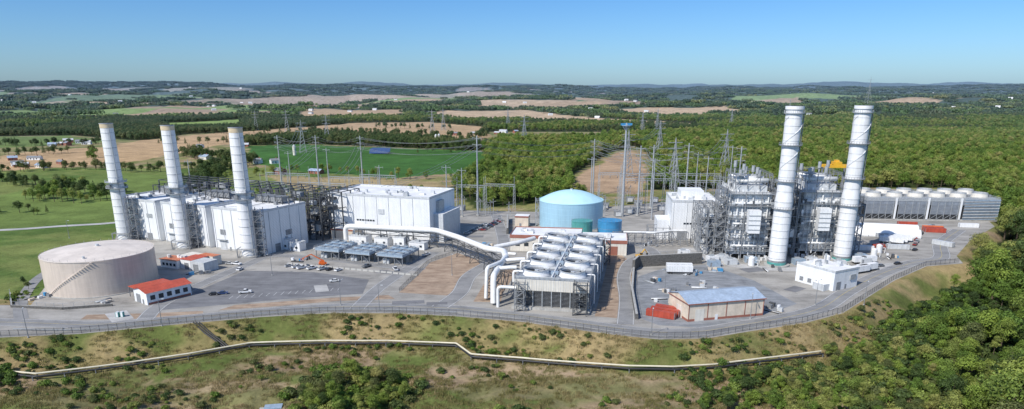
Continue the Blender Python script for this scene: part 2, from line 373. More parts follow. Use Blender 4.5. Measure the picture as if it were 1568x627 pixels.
def strip(name,pts,w,z,m,off=0,smooth=True,terr=False,dash=None):
    L=smooth_line(pts) if smooth else [np.array(p,float) for p in pts]
    mb=MB(); vs=[];fs=[]
    for i,p in enumerate(L):
        d=L[min(i+1,len(L)-1)]-L[max(i-1,0)]; d=d/np.linalg.norm(d); n=np.array([-d[1],d[0]])
        for o in (off-w/2,off+w/2):
            q=p+n*o; vs.append((q[0],q[1],z+(float(H(q[0],q[1])) if terr else 0)))
    for i in range(len(L)-1):
        if dash and i%2: continue
        fs.append((2*i+1,2*i,2*i+2,2*i+3))
    mb.add(vs,fs,m); return mb.build(name)
sheet('yard_pavement',PAD,.02,G_PAD)
sheet('parking_lot',[(-149,274),(-150,282),(-137,339),(-101,336),(-70,322),(-68,298),(-100,290),(-126,281)],.028,G_PARK)
sheet('gravel_bed',[(-52,300),(-47,330),(-44,356),(-31,378),(-18,362),(-16,345),(-28,295)],.028,G_BED)
sheet('gravel_bed',[(-17,286),(-12,325),(-5,345),(3,340),(-4,300),(-5,285)],.028,G_BED)
sheet('gravel_bed',[(34,266),(58,390),(66,350),(62,332),(49,262)],.028,G_BED)
sheet('gravel_bed',[(-124,274),(-103,279),(-77,287),(-52,290),(-56,296),(-80,292),(-120,281)],.028,G_BED)
sheet('gravel_bed',[(-175,262),(-148,262),(-128,268),(-130,273),(-150,270),(-176,268)],.028,G_BED)
sheet('storage_yard',[(63,328),(56,300),(52,264),(58,255),(75,252),(97,262),(124,283),(118,320),(104,352),(80,345)],.028,G_COMP)
roads={'perimeter_road':([(-420,273),(-300,266),(-195,258),(-165,256),(-136,263),(-103,273),(-77,278.5),(-50,279),(-23,276),(4,267),(22,260),(40,252),(56,247),(73,248),(90,255),(113,265),(133,278),(154,301),(181,328),(214,355),(236,366),(258,402),(295,444)],8.5),
'service_road':([(-31,278),(-24,300),(-21,330),(-9,365),(-5,400),(-7,440),(-12,500)],8),
'service_road.a':([(45,256),(51,290),(56,330),(66,362),(80,374),(78,395),(66,410),(58,440)],7),
'service_road.b':([(104,392),(108,366),(122,348),(150,342),(190,346),(216,356)],9),
'service_road.c':([(-66,276),(-62,310),(-52,352),(-44,380)],7),
'service_road.d':([(-149,262),(-152,290),(-141,350),(-128,372),(-60,346),(-46,340)],7)}
zc=.036
for k,(p,w) in roads.items():
    nm=k.split('.')[0]; zc+=.004
    strip(nm,p,w,zc if 'per' not in k else .062,G_ASPH if k not in('service_road.b',) else G_CONC)
    for s_ in (-1,1): strip('road_edge_line',p,.16,.07+s_*.001,MARK,off=s_*(w/2-.4))
strip('road_centre_line',roads['perimeter_road'][0],.15,.073,YMARK)
strip('farm_lane',[(-900,330),(-600,385),(-430,425),(-337,443),(-306,456),(-275,469),(-240,500)],6.5,.12,G_CONC,terr=True)
strip('access_track',[(-199,262),(-215,285),(-232,320),(-240,350)],5,.08,G_ASPH)
rp=random.Random(12)
for k,(x,y,w_,d_,a) in enumerate([(-52,281.5,14,5,8),(-37,281,9,4,5),(-90,300,6,12,20),(-160,258,8,14,40),(-118,345,14,5,-15),(-70,335,10,6,-20),(-12,372,7,9,10),(90,262,9,4,25),(130,300,10,6,40),(120,335,12,8,20),(170,335,9,5,30),(-30,420,12,6,0)]):
    c,s_=math.cos(R(a)),math.sin(R(a)); sheet('pavement_patch',[(x+c*i-s_*j,y+s_*i+c*j) for i,j in ((0,0),(w_,0),(w_,d_),(0,d_))],.078,rp.choice([G_PARK,G_PARK,G_CONC]))
kb=MB(); kp=smooth_line([(-195,253.2),(-165,251.2),(-136,258.4),(-103,268.4),(-77,273.8),(-50,274.3),(-23,271),(4,262.3),(22,255.4),(40,247.4),(56,242.3),(73,243),(90,250.1),(113,260),(133,272)])
for a_,b_ in zip(kp[:-1],kp[1:]): kb.beam((a_[0],a_[1],.05),(b_[0],b_[1],.05),.22,CONC)
kb.build('kerb')
pl=MB()
for i in range(16):
    x=-126+i*3; y=290+i*.9; pl.box(x,y,.034,x+.14,y+5,.036,MARK)
for i in range(12):
    x=-22+i*.9; y=440+i*2.8; pl.box(x,y,.025,x+5,y+.14,.027,MARK)
pl.build('parking_bay_lines')
# ------------------------------------------------------------------ storage tanks
mb=MB(); mb.cyl(0,0,0,16.5,23.5,BEIGE,seg=96,cap=False); mb.cone(0,0,16.5,18.8,23.5,BEIG2,96)
for z in (2.4,4.8,7.2,9.6,12,14.4): mb.cyl(0,0,z,z+.06,23.54,BEIG2,seg=96,cap=False)
mb.cyl(0,0,16.3,16.6,23.75,BEIG2,seg=96,cap=False); mb.cyl(0,0,0,.4,24.3,CONC,seg=64)
mb.cyl(4,-18,16.8,18,.6,LG,seg=10); mb.cyl(0,0,18.6,19.6,.8,LG,seg=10)
for k in range(40):
    a=2*math.pi*k/40; mb.beam((23*math.cos(a),23*math.sin(a),16.5),(23*math.cos(a),23*math.sin(a),17.6),.07,GALV)
for k in range(24):
    a=-2.2+k*.045; mb.box(24*math.cos(a)-.4,24*math.sin(a)-.4,k*.7,24*math.cos(a)+.4,24*math.sin(a)+.4,k*.7+.12,BEIG2)
mb.build('oil_storage_tank',(-195,314,0))
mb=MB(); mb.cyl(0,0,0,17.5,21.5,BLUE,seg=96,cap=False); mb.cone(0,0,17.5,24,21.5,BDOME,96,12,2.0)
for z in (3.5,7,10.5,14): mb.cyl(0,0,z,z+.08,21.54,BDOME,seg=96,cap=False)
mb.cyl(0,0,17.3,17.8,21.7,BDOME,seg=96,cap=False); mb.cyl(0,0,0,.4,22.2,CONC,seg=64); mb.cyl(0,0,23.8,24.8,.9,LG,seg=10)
mb.stair(-24,-3,-21.5,3,0,17.5,GALV); mb.build('water_storage_tank',(40,460,0))
for nm,x,y,r_,h_,m_ in (('process_tank',44,424,6.6,10,TEAL),('process_tank',62,428,7.6,9.5,BLU2)):
    mb=MB(); mb.cyl(0,0,0,h_,r_,m_,seg=48,cap=False); mb.cone(0,0,h_,h_+.8,r_,m_,48); mb.cyl(0,0,h_-.25,h_+.05,r_+.12,m_,seg=48,cap=False)
    mb.cyl(0,0,h_*.5,h_*.5+.1,r_+.04,GALV,seg=48,cap=False)
    for k in range(20):
        a=2*math.pi*k/20; mb.beam((r_*math.cos(a),r_*math.sin(a),h_),(r_*math.cos(a),r_*math.sin(a),h_+1),.08,GALV)
    mb.build(nm,(x,y,0))
# ------------------------------------------------------------------ turbine hall row (left)
YA=R(-25.5)
mb=MB(); LW=121
units=[(0,37),(42,79),(84,121)]
for i,(a,b_) in enumerate(units):
    mb.box(a,0,0,b_,36,24,W,WR)
    mb.box(a-.15,-.15,23.6,b_+.15,.25,24.9,LG); mb.box(a-.15,35.8,23.6,b_+.15,36.2,24.9,LG)
    mb.box(a-.15,.25,23.6,a+.25,35.8,24.9,LG); mb.box(b_-.25,.25,23.6,b_+.15,35.8,24.9,LG)
    mb.box(a+4,-.12,0,a+9,.0,5.5,LG); mb.box(a+11,-.1,0,a+12.2,0,2.2,MID)
    mb.box(a+26,-.12,0,a+30.5,0,4.5,MID); mb.box(a+5,-.2,9,a+9,0,12,MID); mb.box(a+28,-.2,14,a+33,0,16.5,GALV)
    mb.box(a+3,-1.6,6,a+10,-.02,6.25,GALV)
    for k in range(6): mb.box(a+1+k*7,-.28,.3,a+1.18+k*7,-.02,23.5,LG)
    mb.box(a,-.06,0,b_,-.01,1.1,CONC)
    for k in range(9):
        x=a+3+random.random()*29; y=4+random.random()*26; s_=random.uniform(.7,2); h=random.uniform(.7,2.4)
        mb.box(x,y,24.02,x+s_*1.6,y+s_,24+h,random.choice([LG,GALV,MID]))
    for k in range(4): mb.cyl(a+6+k*8,30,24,27,.5,GALV,seg=10)
    mb.frame(a+3,26,24,a+34,35,29,6,2,1,.4,DK,.5); mb.box(a+8,27,25,a+28,33,28.2,MID)
    for k in range(3): mb.pipe([(a+4+k,8+k,24.6),(a+18,8+k,24.6),(a+18,24+k,24.6)],.22,PIPEW,8)
mb.box(37,4,0,42,34,19,W,WR); mb.box(79,4,0,84,34,19,W,WR)
for y in (6,14,22,30): mb.box(121.02,y,0,121.25,y+.3,23.4,LG)
mb.box(121,9,0,121.15,13,4.6,MID); mb.box(121,24,0,121.12,25.3,2.3,MID); mb.box(121,18,8,121.2,23,11,MID)
mb.build('turbine_hall',(-248,425,0),YA)
def left_stack(loc):
    mb=MB(); mb.cyl(0,0,0,67,4.3,STK,r1=3.5,seg=40,cap=False)
    mb.cyl(0,0,67,69.6,3.6,YEL,seg=40,cap=False); mb.cyl(0,0,69.4,69.8,3.75,RING,seg=40,mc=LOUV)
    for k in range(15):
        z=4+k*4.3; r_=4.3-.8*z/67; mb.cyl(0,0,z,z+.3,r_+.14,RING if k%3==0 else LG,seg=40)
    for z in (32,35.5):
        mb.cyl(0,0,z,z+.25,6,GALV,seg=24)
        for k in range(24):
            a=2*math.pi*k/24; mb.beam((5.9*math.cos(a),5.9*math.sin(a),z),(5.9*math.cos(a),5.9*math.sin(a),z+1.2),.12,GALV)
            a2=a+2*math.pi/24; mb.beam((5.9*math.cos(a),5.9*math.sin(a),z+1.2),(5.9*math.cos(a2),5.9*math.sin(a2),z+1.2),.12,GALV)
    mb.box(-3,-5.6,32.3,-1,-4.3,34.5,MID); mb.box(2,-5.4,35.8,3.6,-4,37.6,LG)
    mb.beam((3.2,-3.4,0),(2.6,-2.7,67),.35,GALV)
    mb.stair(4.8,-2.5,9.2,1.5,0,26,MID,3.2)
    mb.frame(-5,-5,0,5,5,5,1,1,1,.5,MID,1); mb.cyl(0,0,0,.8,6,CONC,seg=24)
    return mb.build('exhaust_stack',loc)
for (x,y) in ((-238,413),(-192,392),(-146,371)): left_stack((x,y,0))
mb=MB(); mb.frame(0,0,0,14,60,26,3,8,5,.5,DK,.4,shell=False)
for k in range(60):
    x=random.uniform(0,11);y=random.uniform(0,54);z=random.choice([0,5.2,10.4,15.6,20.8]); s_=random.uniform(1,3)
    mb.box(x,y,z+.1,x+s_*1.2,y+s_,z+random.uniform(1,4.5),random.choice([MID,DK,LG,GALV]))
mb.build('transformer_steel_structure',(-129,415,0),R(-20))
mb=MB(); mb.frame(0,0,0,150,26,29,16,3,3,.55,DK,.3,shell=False)
for k in range(40):
    x=random.uniform(0,145);y=random.uniform(0,22);z=random.choice([19.4,24]); mb.box(x,y,z,x+random.uniform(2,6),y+random.uniform(1,4),z+random.uniform(1,4),random.choice([MID,DK,GALV]))
mb.build('busbar_steel_structure',(-243,473,0),R(-25.5))
def hall(name,w,d,h,loc,yaw,extra=True):
    mb=MB(); mb.box(0,0,0,w,d,h,W,WR)
    mb.box(-.15,-.15,h-.5,w+.15,.25,h+.8,LG); mb.box(-.15,d-.2,h-.5,w+.15,d+.2,h+.8,LG); mb.box(-.15,.25,h-.5,.25,d-.2,h+.8,LG); mb.box(w-.25,.25,h-.5,w+.15,d-.2,h+.8,LG)
    for k in range(int(w/8)): mb.box(1+k*8,-.22,.3,1.2+k*8,-.02,h-.6,LG)
    for k in range(14):
        x=random.uniform(2,w-5);y=random.uniform(3,d-5);s_=random.uniform(.8,2.2); mb.box(x,y,h+.02,x+s_*1.5,y+s_,h+random.uniform(.8,2.3),random.choice([LG,GALV,W]))
    for k in range(3): mb.cyl(w*.3+k*w*.2,d*.3,h,h+1.8,.9,LG,seg=14)
    if extra:
        for k in range(7): mb.box(w*.28+k*1.8,-.15,h*.42,w*.28+1.3+k*1.8,-.02,h*.42+1,GLASS)
        mb.box(4,-.15,0,10,-.02,6,MID); mb.box(w-12,-.15,0,w-9,-.02,3,MID); mb.box(w*.5,-.3,h*.6,w*.5+4,-.02,h*.6+3,LG)
    mb.box(0,-.05,0,w,-.01,1.2,CONC)
    return mb,name,loc,yaw
mb,nm,loc,yw=hall('steam_turbine_building',68,40,27,(-114,423,0),R(-17))
mb.box(68,6,0,74,34,17,LG,WR); mb.box(68,10,17,70,18,24,GALV)
mb.box(6,-9,0,22,-.3,7,TAN_W,WR); mb.box(5.8,-9.2,6.3,22.2,-9,7.3,RBR)
mb.build(nm,loc,yw)
for (x,y,w,d,h) in ((-98,402,12,7,5),(-82,398,9,6,4.5),(-70,395,7,7,5.5),(-128,384,7,6,5),(-134,388,5,5,6),(-60,388,10,5,4)):
    mb=MB(); mb.box(0,0,0,w,d,h,W,WR); mb.box(-.15,-.15,h,w+.15,d+.15,h+.3,LG); mb.box(1,-.08,0,2.2,-.01,2.2,MID); mb.box(w-3,-.1,1.5,w-1.5,-.01,2.7,GLASS); mb.box(w*.3,d*.3,h+.3,w*.6,d*.6,h+1.5,GALV)
    mb.build('equipment_shelter',(x,y,0),R(-20))
for (x,y) in ((-108,366),(-90,359),(-71.5,353)):
    mb=MB()
    for k in range(3):
        y0=k*6.6; mb.box(0,y0,4.6,15,y0+5.8,6.0,COOL)
        for j in range(3):
            cx=2.6+j*4.9; mb.cyl(cx,y0+2.9,6.0,6.7,2.1,COOL,seg=20,cap=False); mb.cyl(cx,y0+2.9,6.0,6.12,2.0,LOUV,seg=20)
            mb.beam((cx-2.1,y0+2.9,6.5),(cx+2.1,y0+2.9,6.5),.25,GALV); mb.cyl(cx,y0+2.9,6.2,6.7,.5,GALV,seg=8)
        for a in (0.3,5.1,10,14.7): mb.beam((a,y0+.3,0),(a,y0+.3,4.6),.35,MID); mb.beam((a,y0+5.4,0),(a,y0+5.4,4.6),.35,MID)
        mb.beam((.3,y0+.3,.3),(5.1,y0+.3,4.5),.2,MID); mb.beam((14.7,y0+.3,.3),(10,y0+.3,4.5),.2,MID)
    mb.pipe([(-.8,0,5.4),(-.8,19.4,5.4)],.35,PIPEW,8); mb.rail(-.3,-.5,15.3,19.4,6.0,GALV); mb.box(-.4,-.6,4.5,15.4,-.1,4.7,GALV)
    mb.box(2,2,.0,6,6,2.6,LG); mb.box(9,3,0,12,6,2.2,MID)
    mb.build('fin_fan_cooler',(x,y,0),R(-20))
# ------------------------------------------------------------------ main cooling tower
mb=MB(); w,d,h=31.5,92,13
mb.box(-1,-1,0,w+1,d+1,1.1,CONC); mb.box(1.5,1.5,1.1,w-1.5,d-1.5,8.4,LOUV)
mb.box(0,0,8.2,w,d,h,CREAM,LOUVG)
for k in range(19):
    y=k*d/18
    for x in (.3,w-.3): mb.box(x-.2,min(y,d-.4),1.1,x+.2,min(y,d-.4)+.4,8.2,GALV)
for k in range(9): mb.box(k*w/8-.1 if k else 0,.0,1.1,k*w/8+.25 if k<8 else w,.4,8.2,GALV)
for k in range(12):
    z=1.5+k*.56
    for x,s_ in ((-.1,-1),(w+.1,1)): mb.add([(x,0.5,z+.45),(x,d-.5,z+.45),(x+s_*.5,d-.5,z),(x+s_*.5,.5,z)],[(0,1,2,3)],MID if k%2 else DK)
    mb.box(.5,.3,z,w-.5,.38,z+.12,MID)
for k in range(31): mb.box(k*1.02+.2,-.08,8.3,k*1.02+.32,-.01,h-.1,LG)
for k in range(90): mb.box(w+.01,k*1.02+.2,8.3,w+.09,k*1.02+.32,h-.1,LG); mb.box(-.09,k*1.02+.2,8.3,-.01,k*1.02+.32,h-.1,LG)
mb.rail(.1,.1,w-.1,d-.1,h,GALV,.1,2)
for r_ in range(5):
    for c in range(2):
        x=8+c*15.6; y=9.5+r_*18.2
        seg=40; ph=[(5.9,0),(5.4,1.0),(5.25,1.8),(5.5,2.6)]
        for (ra,za),(rb,zb) in zip(ph[:-1],ph[1:]): mb.cyl(x,y,h+za,h+zb,ra,WR,r1=rb,seg=seg,cap=False)
        mb.cyl(x,y,h+2.45,h+2.65,5.65,LG,seg=seg,cap=False)
        for (ra,za),(rb,zb) in zip(ph[:-1],ph[1:]): mb.cyl(x,y,h+za,h+zb,ra-.2,LG,r1=rb-.2,seg=seg,cap=False)
        mb.cyl(x,y,h+.1,h+.35,5.3,LOUV,seg=seg); mb.cyl(x,y,h+.8,h+1.9,.9,LG,seg=12)
        for k in range(6):
            a=k*math.pi/3+r_*.3+c; ca,sa=math.cos(a),math.sin(a); p=[(.8,-.2,1.5),(5.0,-.4,1.35),(5.0,.4,1.7),(.8,.2,1.7)]
            mb.add([(x+q[0]*ca-q[1]*sa,y+q[0]*sa+q[1]*ca,h+q[2]) for q in p],[(0,1,2,3)],GALV)
        mb.beam((x-5.2,y,h+.8),(x+5.2,y,h+.8),.35,MID)
        mb.box(x+(6.2 if c==0 else -7.6),y-1,h+.1,x+(7.6 if c==0 else -6.2),y+1,h+1.5,COOL)
    mb.pipe([(-2.2,9.5+r_*18.2,9),( -2.2,9.5+r_*18.2,h+.8),(2,9.5+r_*18.2,h+.8)],.55,PIPEW,10)
    mb.pipe([(w+1.5,9.5+r_*18.2,1),(w+1.5,9.5+r_*18.2,h+.8),(w-2,9.5+r_*18.2,h+.8)],.3,PIPEW,8)
for y in (0.6,18.6,36.8,55,73.2,91.2): mb.box(.6,y-.1,h+.08,w-.6,y+.1,h+1.2,LG)
mb.box(15,1,h+.1,16.5,d-1,h+.7,LG); mb.pipe([(15.7,1,h+1.2),(15.7,d-2,h+1.2)],.3,PIPEW,8)
mb.stair(w-6,-5.6,w-.5,-1.2,0,h,DK,3.2); mb.stair(w+.8,d-10,w+4,d-4,0,h,DK,3.2)
mb.stair(1,-5,5,-1.2,0,h-1,MID,3.2)
mb.build('cooling_tower',(1,277,0),R(-11))
mb=MB()
mb.pipe([(-100,404,2),(-100,404,10.5),(-44,391,10.5),(-30,372,10.5),(-13,342,11),(-4,330,12.5),(-3,318,12.5)],1.5,PIPEW,20)
mb.pipe([(-96,408,2),(-96,408,8),(-42,395,8),(-26,373,8),(-8,345,8),(2,342,8)],.8,PIPEW,14)
mb.pipe([(-3,318,12.5),(-8,283,12.5),(-8,281,1)],1.3,PIPEW,18)
mb.pipe([(-3,318,12.5),(-5,300,14.5),(-11,290,14.5),(-11.5,288,1)],.8,PIPEW,14)
mb.pipe([(-9,345,11),(4,352,12),(12,362,12)],1.2,PIPEW,16)
mb.pipe([(-8,295,12.5),(-1,294,13.5),(2,294,13.5)],.9,PIPEW,14); mb.pipe([(-5,310,12.5),(3,309,13.5),(6,309,13.5)],.9,PIPEW,14)
mb.pipe([(-6,278.5,0),(-6,278.5,9),(-1,278,9),(2,277,9)],.7,PIPEW,12)
pts=[(-90,402),(-76,398),(-60,395),(-46,391.5),(-36,381),(-28,368),(-20,354),(-12,341),(-6,326),(-7,305),(-9,290)]
for i,(x,y) in enumerate(pts):
    for sx in (-2.6,2.6):
        mb.beam((x+sx,y,0),(x+sx*.6,y,9.4),.4,DK)
    for z in (3,6.3,9.2): mb.beam((x-2.4,y,z),(x+2.4,y,z),.3,DK)
    mb.beam((x-2.5,y,.3),(x+2,y,6.2),.22,DK); mb.beam((x+2.5,y,.3),(x-2,y,6.2),.22,DK)
    if i<len(pts)-1:
        x2,y2=pts[i+1]
        for z in (6.3,9.0):
            for s_ in (-2,2): mb.beam((x+s_,y,z),(x2+s_,y2,z),.3,DK)
        mb.beam((x-2,y,6.3),(x2-2,y2,9),.2,DK); mb.beam((x+2,y,9),(x2+2,y2,6.3),.2,DK)
mb.build('circulating_water_pipe')
# ------------------------------------------------------------------ water treatment building
mb=MB(); mb.box(0,0,0,40,24,9,CREAM,WR); mb.box(-.2,-.2,7.6,40.2,-.01,9.5,RBR); mb.box(-.2,0,7.6,-.01,24.2,9.5,RBR); mb.box(-.2,24.21,7.6,40.2,24.4,9.5,RBR)
mb.box(40,-3,0,66,20,8,CREAM,WR); mb.box(40.3,-3.2,6.6,66.2,-3.01,8.5,RBR); mb.box(66.01,-3,6.6,66.2,20,8.5,RBR)
for k in range(7): mb.box(3+k*5,-.15,3,5.5+k*5,-.02,5,GLASS)
mb.box(56,-3.15,0,61,-3.02,5,RBR); mb.box(47,-3.15,0,48.4,-3.02,2.4,MID); mb.box(66.02,5,0,66.15,9,4.5,RBR)
for k in range(12): x=random.uniform(2,60);y=random.uniform(4,16);mb.box(x,y,8.02,x+random.uniform(1,3),y+random.uniform(1,2.5),10.2,random.choice([LG,GALV,W]))
mb.build('water_treatment_building',(-1,384,0),R(-8))
mb=MB(); mb.box(0,0,0,9,8,7,TAN_W,WR); mb.box(-.2,-.2,6.3,9.2,8.2,7.3,RBR,WR); mb.box(3,-.1,0,4.4,-.01,2.4,MID); mb.build('pump_house',(2,455,0),R(-10))
# ------------------------------------------------------------------ right power block
def hrsg(loc,yaw,seed):
    random.seed(seed); mb=MB(); w,d=19,34
    mb.box(0,0,3,w,d,36,W); mb.box(2,3,36,w-2,d-4,39.5,LG,LG)
    for x in np.linspace(0.5,w-.5,5): mb.beam((x,-.1,0),(x,-.1,36),.5,LG); mb.beam((x,d,0),(x,d,36),.4,GALV)
    for y in np.linspace(1,d-1,8): mb.beam((0,y,0),(0,y,38),.5,LG); mb.beam((w,y,0),(w,y,36),.4,GALV)
    for z in np.arange(4,36,2.4):
        mb.beam((-.2,-.1,z),(w+.2,-.1,z),.4,LG); mb.beam((-.1,0,z),(-.1,d,z),.4,LG); mb.beam((w+.1,0,z),(w+.1,d,z),.35,GALV)
    for k,z in enumerate((5,11,17,23,29,36)):
        if z<30:
            mb.box(-3,-2.2,z,w+2.5,-.6,z+.2,GALV); mb.rail(-3,-2.4,w+2.5,-.6,z+.2,MID,.12,2)
            mb.box(-3,-.4,z,-.9,d,z+.2,GALV); mb.rail(-3,-.3,-.9,d,z+.2,MID,.12,2.5)
        else: mb.rail(-3,-2.6,w+2.5,d,z,MID,.13,2); mb.box(-3,-2.6,z-.2,w+2.5,-.3,z,GALV); mb.box(-3,0,z-.2,-.3,d,z,GALV)
    mb.frame(-3,-2.6,0,w+2.5,d,37,3,5,5,.4,MID,.3)
    for k in range(7):
        x=1.5+k*2.6; mb.pipe([(x,-1.2,random.uniform(2,6)),(x,-1.2,random.uniform(24,35)),(x,1,random.uniform(36,38))],.4,random.choice([PIPEW,PIPEW,LG]),8)
    for z in (8,20,31): mb.tube((0,-1.6,z),(w,-1.6,z),.5,PIPEW,10)
    for k in range(8): y=2+k*4; mb.pipe([(-1.4,y,random.uniform(1,5)),(-1.4,y,random.uniform(20,34)),(1,y,37)],.35,PIPEW,8)
    for y in (7,16,24):
        mb.tube((1,y,42),(w-1,y,42),1.25,PIPEW,16); mb.beam((3,y,39),(3,y,42),.6,MID); mb.beam((w-3,y,39),(w-3,y,42),.6,MID)
    mb.frame(0,2,38,w,d-6,45,3,4,1,.35,MID,.5); mb.rail(0,2,w,d-6,45,MID,.13,2); mb.box(0,4,44.8,6,14,45,GALV)
    for (x,y) in ((3,6),(6,12),(12,7),(15,14),(9,20),(14,24),(4,24)):
        hh=random.uniform(46,52); mb.cyl(x,y,39,hh,.4,GALV,seg=8); mb.cyl(x,y,hh-3.5,hh,.95,GALV,seg=12)
    for k in range(130):
        z=random.choice([0,5.2,11.2,17.2,23.2,29.2,36.1]); side=random.random(); s_=random.uniform(.5,2)
        if side<.5: x=random.uniform(-2.8,w);y=-2.2
        else: x=-2.6;y=random.uniform(0,d-3)
        if z>36: x=random.uniform(0,w-2);y=random.uniform(0,d-3)
        mb.box(x,y,z,x+s_,y+random.uniform(.6,1.4),z+random.uniform(.8,3.4),random.choice([MID,DK,LG,GALV,PIPEW,W,W]))
    mb.stair(-8,2,-3.4,7,0,38,MID,3); mb.stair(w+3,d-12,w+7,d-7,0,37,MID,3)
    vs=[(0,d,4),(w,d,4),(w,d,34),(0,d,34),(5,d+16,3),(w-5,d+16,3),(w-5,d+16,11),(5,d+16,11)]
    mb.add(vs,[(0,1,5,4),(1,2,6,5),(2,3,7,6),(3,0,4,7),(4,5,6,7)],LG)
    for k in range(1,5):
        t_=k/5; a=5*t_; zt=34-23*t_; y=d+16*t_; mb.beam((a,y,zt),(w-a,y,zt),.4,GALV); mb.beam((a,y,3),(a,y,zt),.4,GALV)
    mb.box(3,d+16,0,w-3,d+40,13,W,WR); mb.box(5,d+24,13,w-5,d+36,25,LG); mb.box(4,d+22,20,w-4,d+38,28,LOUVG)
    mb.box(w*.5-3,-8,16,w*.5+3,-3,28,W)
    for z in (18,20.5,23,25.5): mb.beam((w*.5-3.2,-8.1,z),(w*.5+3.2,-8.1,z),.35,GALV)
    return mb.build('heat_recovery_boiler',loc,yaw)
hrsg((119,364,0),R(-5),1); hrsg((159,371,0),R(-5),2)
def right_stack(loc):
    mb=MB(); mb.cyl(0,0,0,3,4.6,MID,seg=40); mb.cyl(0,0,3,34,4.4,STK,seg=44,cap=False); mb.cyl(0,0,34,38,4.4,STK,r1=4.0,seg=44,cap=False); mb.cyl(0,0,38,80,4.0,STK,seg=44,cap=False)
    mb.cyl(0,0,79.4,81,4.5,STK,seg=44,mc=LOUV); mb.cyl(0,0,77.4,77.7,4.9,GALV,seg=30)
    for k in range(30):
        a=2*math.pi*k/30; mb.beam((4.8*math.cos(a),4.8*math.sin(a),77.7),(4.8*math.cos(a),4.8*math.sin(a),79),.1,GALV)
    for k in range(9): z=4+k*3.7; mb.cyl(0,0,z,z+.3,4.52,LG,seg=40)
    for k in range(11): z=39+k*3.6; mb.cyl(0,0,z,z+.22,4.09,LG,seg=40)
    n=60
    for s_ in range(2):
        vs=[];fs=[]
        for k in range(n+1):
            a=s_*math.pi+k/n*2*math.pi*1.1; z=50+k/n*26
            for rr,dz in ((3.95,0),(4.28,0),(4.28,.1),(3.95,.1)): vs.append((rr*math.cos(a),rr*math.sin(a),z+dz))
        for k in range(n):
            for j in range(4): fs.append((4*k+j,4*k+(j+1)%4,4*k+4+(j+1)%4,4*k+4+j))
        mb.add(vs,fs,STK)
    for z in (30,44,62):
        mb.cyl(0,0,z,z+.25,5.6,MID,seg=26)
        for k in range(26):
            a=2*math.pi*k/26; a2=a+2*math.pi/26; mb.beam((5.5*math.cos(a),5.5*math.sin(a),z),(5.5*math.cos(a),5.5*math.sin(a),z+1.3),.12,MID); mb.beam((5.5*math.cos(a),5.5*math.sin(a),z+1.3),(5.5*math.cos(a2),5.5*math.sin(a2),z+1.3),.12,MID)
    mb.beam((4.5,-1,0),(4.5,-1,77),.4,MID); mb.beam((4.5,1,0),(4.5,1,77),.2,MID)
    mb.cyl(0,0,0,.7,6.5,CONC,seg=30); mb.cyl(0,0,.7,2,4.75,TEAL,seg=40)
    return mb.build('boiler_stack',loc)
right_stack((140,351,0)); right_stack((179,361,0))
mb=MB(); mb.frame(0,0,0,11,22,40,2,4,7,.45,MID,.5,shell=False)
for k in range(90):
    x=random.uniform(0,8);y=random.uniform(0,19);z=random.choice([0,5.7,11.4,17.1,22.9,28.6,34.3]);s_=random.uniform(.8,3); mb.box(x,y,z,x+s_,y+s_,z+random.uniform(1,4.4),random.choice([LG,MID,DK,GALV,PIPEW,W]))
mb.stair(0,-5,5,-.6,0,40,MID,3); mb.build('access_steel_tower',(143.5,368,0),R(-5))
mb=MB(); mb.frame(0,0,0,11,30,26,3,5,5,.45,MID,.5,shell=False)
for k in range(90):
    x=random.uniform(0,9);y=random.uniform(0,27);z=random.choice([0,5.2,10.4,15.6,20.8]);s_=random.uniform(.8,3); mb.box(x,y,z,x+s_,y+s_,z+random.uniform(1,4.2),random.choice([LG,MID,W,GALV,PIPEW]))
mb.build('pipe_rack_structure',(105,374,0),R(-5))
mb=MB(); mb.frame(0,0,0,10,28,28,2,5,5,.5,MID,.5)
for k in range(60):
    x=random.uniform(0,8);y=random.uniform(0,25);z=random.choice([0,5.6,11.2,16.8,22.4]);s_=random.uniform(.8,3); mb.box(x,y,z,x+s_,y+s_,z+random.uniform(1,4.6),random.choice([LG,MID,W,GALV,PIPEW]))
mb.build('access_steel_tower',(184,374,0),R(-5))
mb,nm,loc,yw=hall('steam_turbine_building',27,34,24,(97,412,0),R(-6)); mb.box(6,10,24,20,26,29,W,WR); mb.box(-8,2,0,-.1,20,12,W,WR)
mb.frame(-14,-8,0,-1,3,9,3,2,2,.35,MID,.5); mb.build(nm,loc,yw)
mb=MB(); mb.pipe([(66,398,8),(84,396,8),(96,402,8),(104,402,8)],.7,PIPEW,10); mb.frame(60,396,0,104,400,8,10,1,2,.35,MID,.4); mb.build('pipe_bridge')
for (x,y) in ((108,358),(116,352),(126,349),(152,352),(160,355),(167,352),(190,362),(200,368),(128,356),(106,348),(208,378),(96,372),(100,362),(172,348),(188,354),(114,360)):
    mb=MB(); t_=random.random()
    if t_<.4:
        mb.cyl(0,0,.4,4.5,1.6,STK,seg=18,cap=False); mb.cone(0,0,4.5,5.3,1.6,STK,18,4,2); mb.cyl(0,0,0,.4,2,CONC,seg=16); mb.pipe([(1.5,0,3),(3.5,0,3),(3.5,0,0)],.2,PIPEW,8)
        mb.build('chemical_tank',(x,y,0))
    else:
        mb.box(-3,-2,.3,3,2,3.2,random.choice([LG,W,COOL])); mb.box(-3.4,-2.4,0,3.4,2.4,.3,CONC); mb.box(-2,-1,3.2,.5,1,4,GALV); mb.box(-2.5,-2.06,.4,-1.5,-2.01,2.5,MID); mb.pipe([(3,0,1.5),(4.6,0,1.5),(4.6,0,0)],.2,PIPEW,8)
        mb.build('equipment_skid',(x,y,0),random.uniform(-.3,.3))
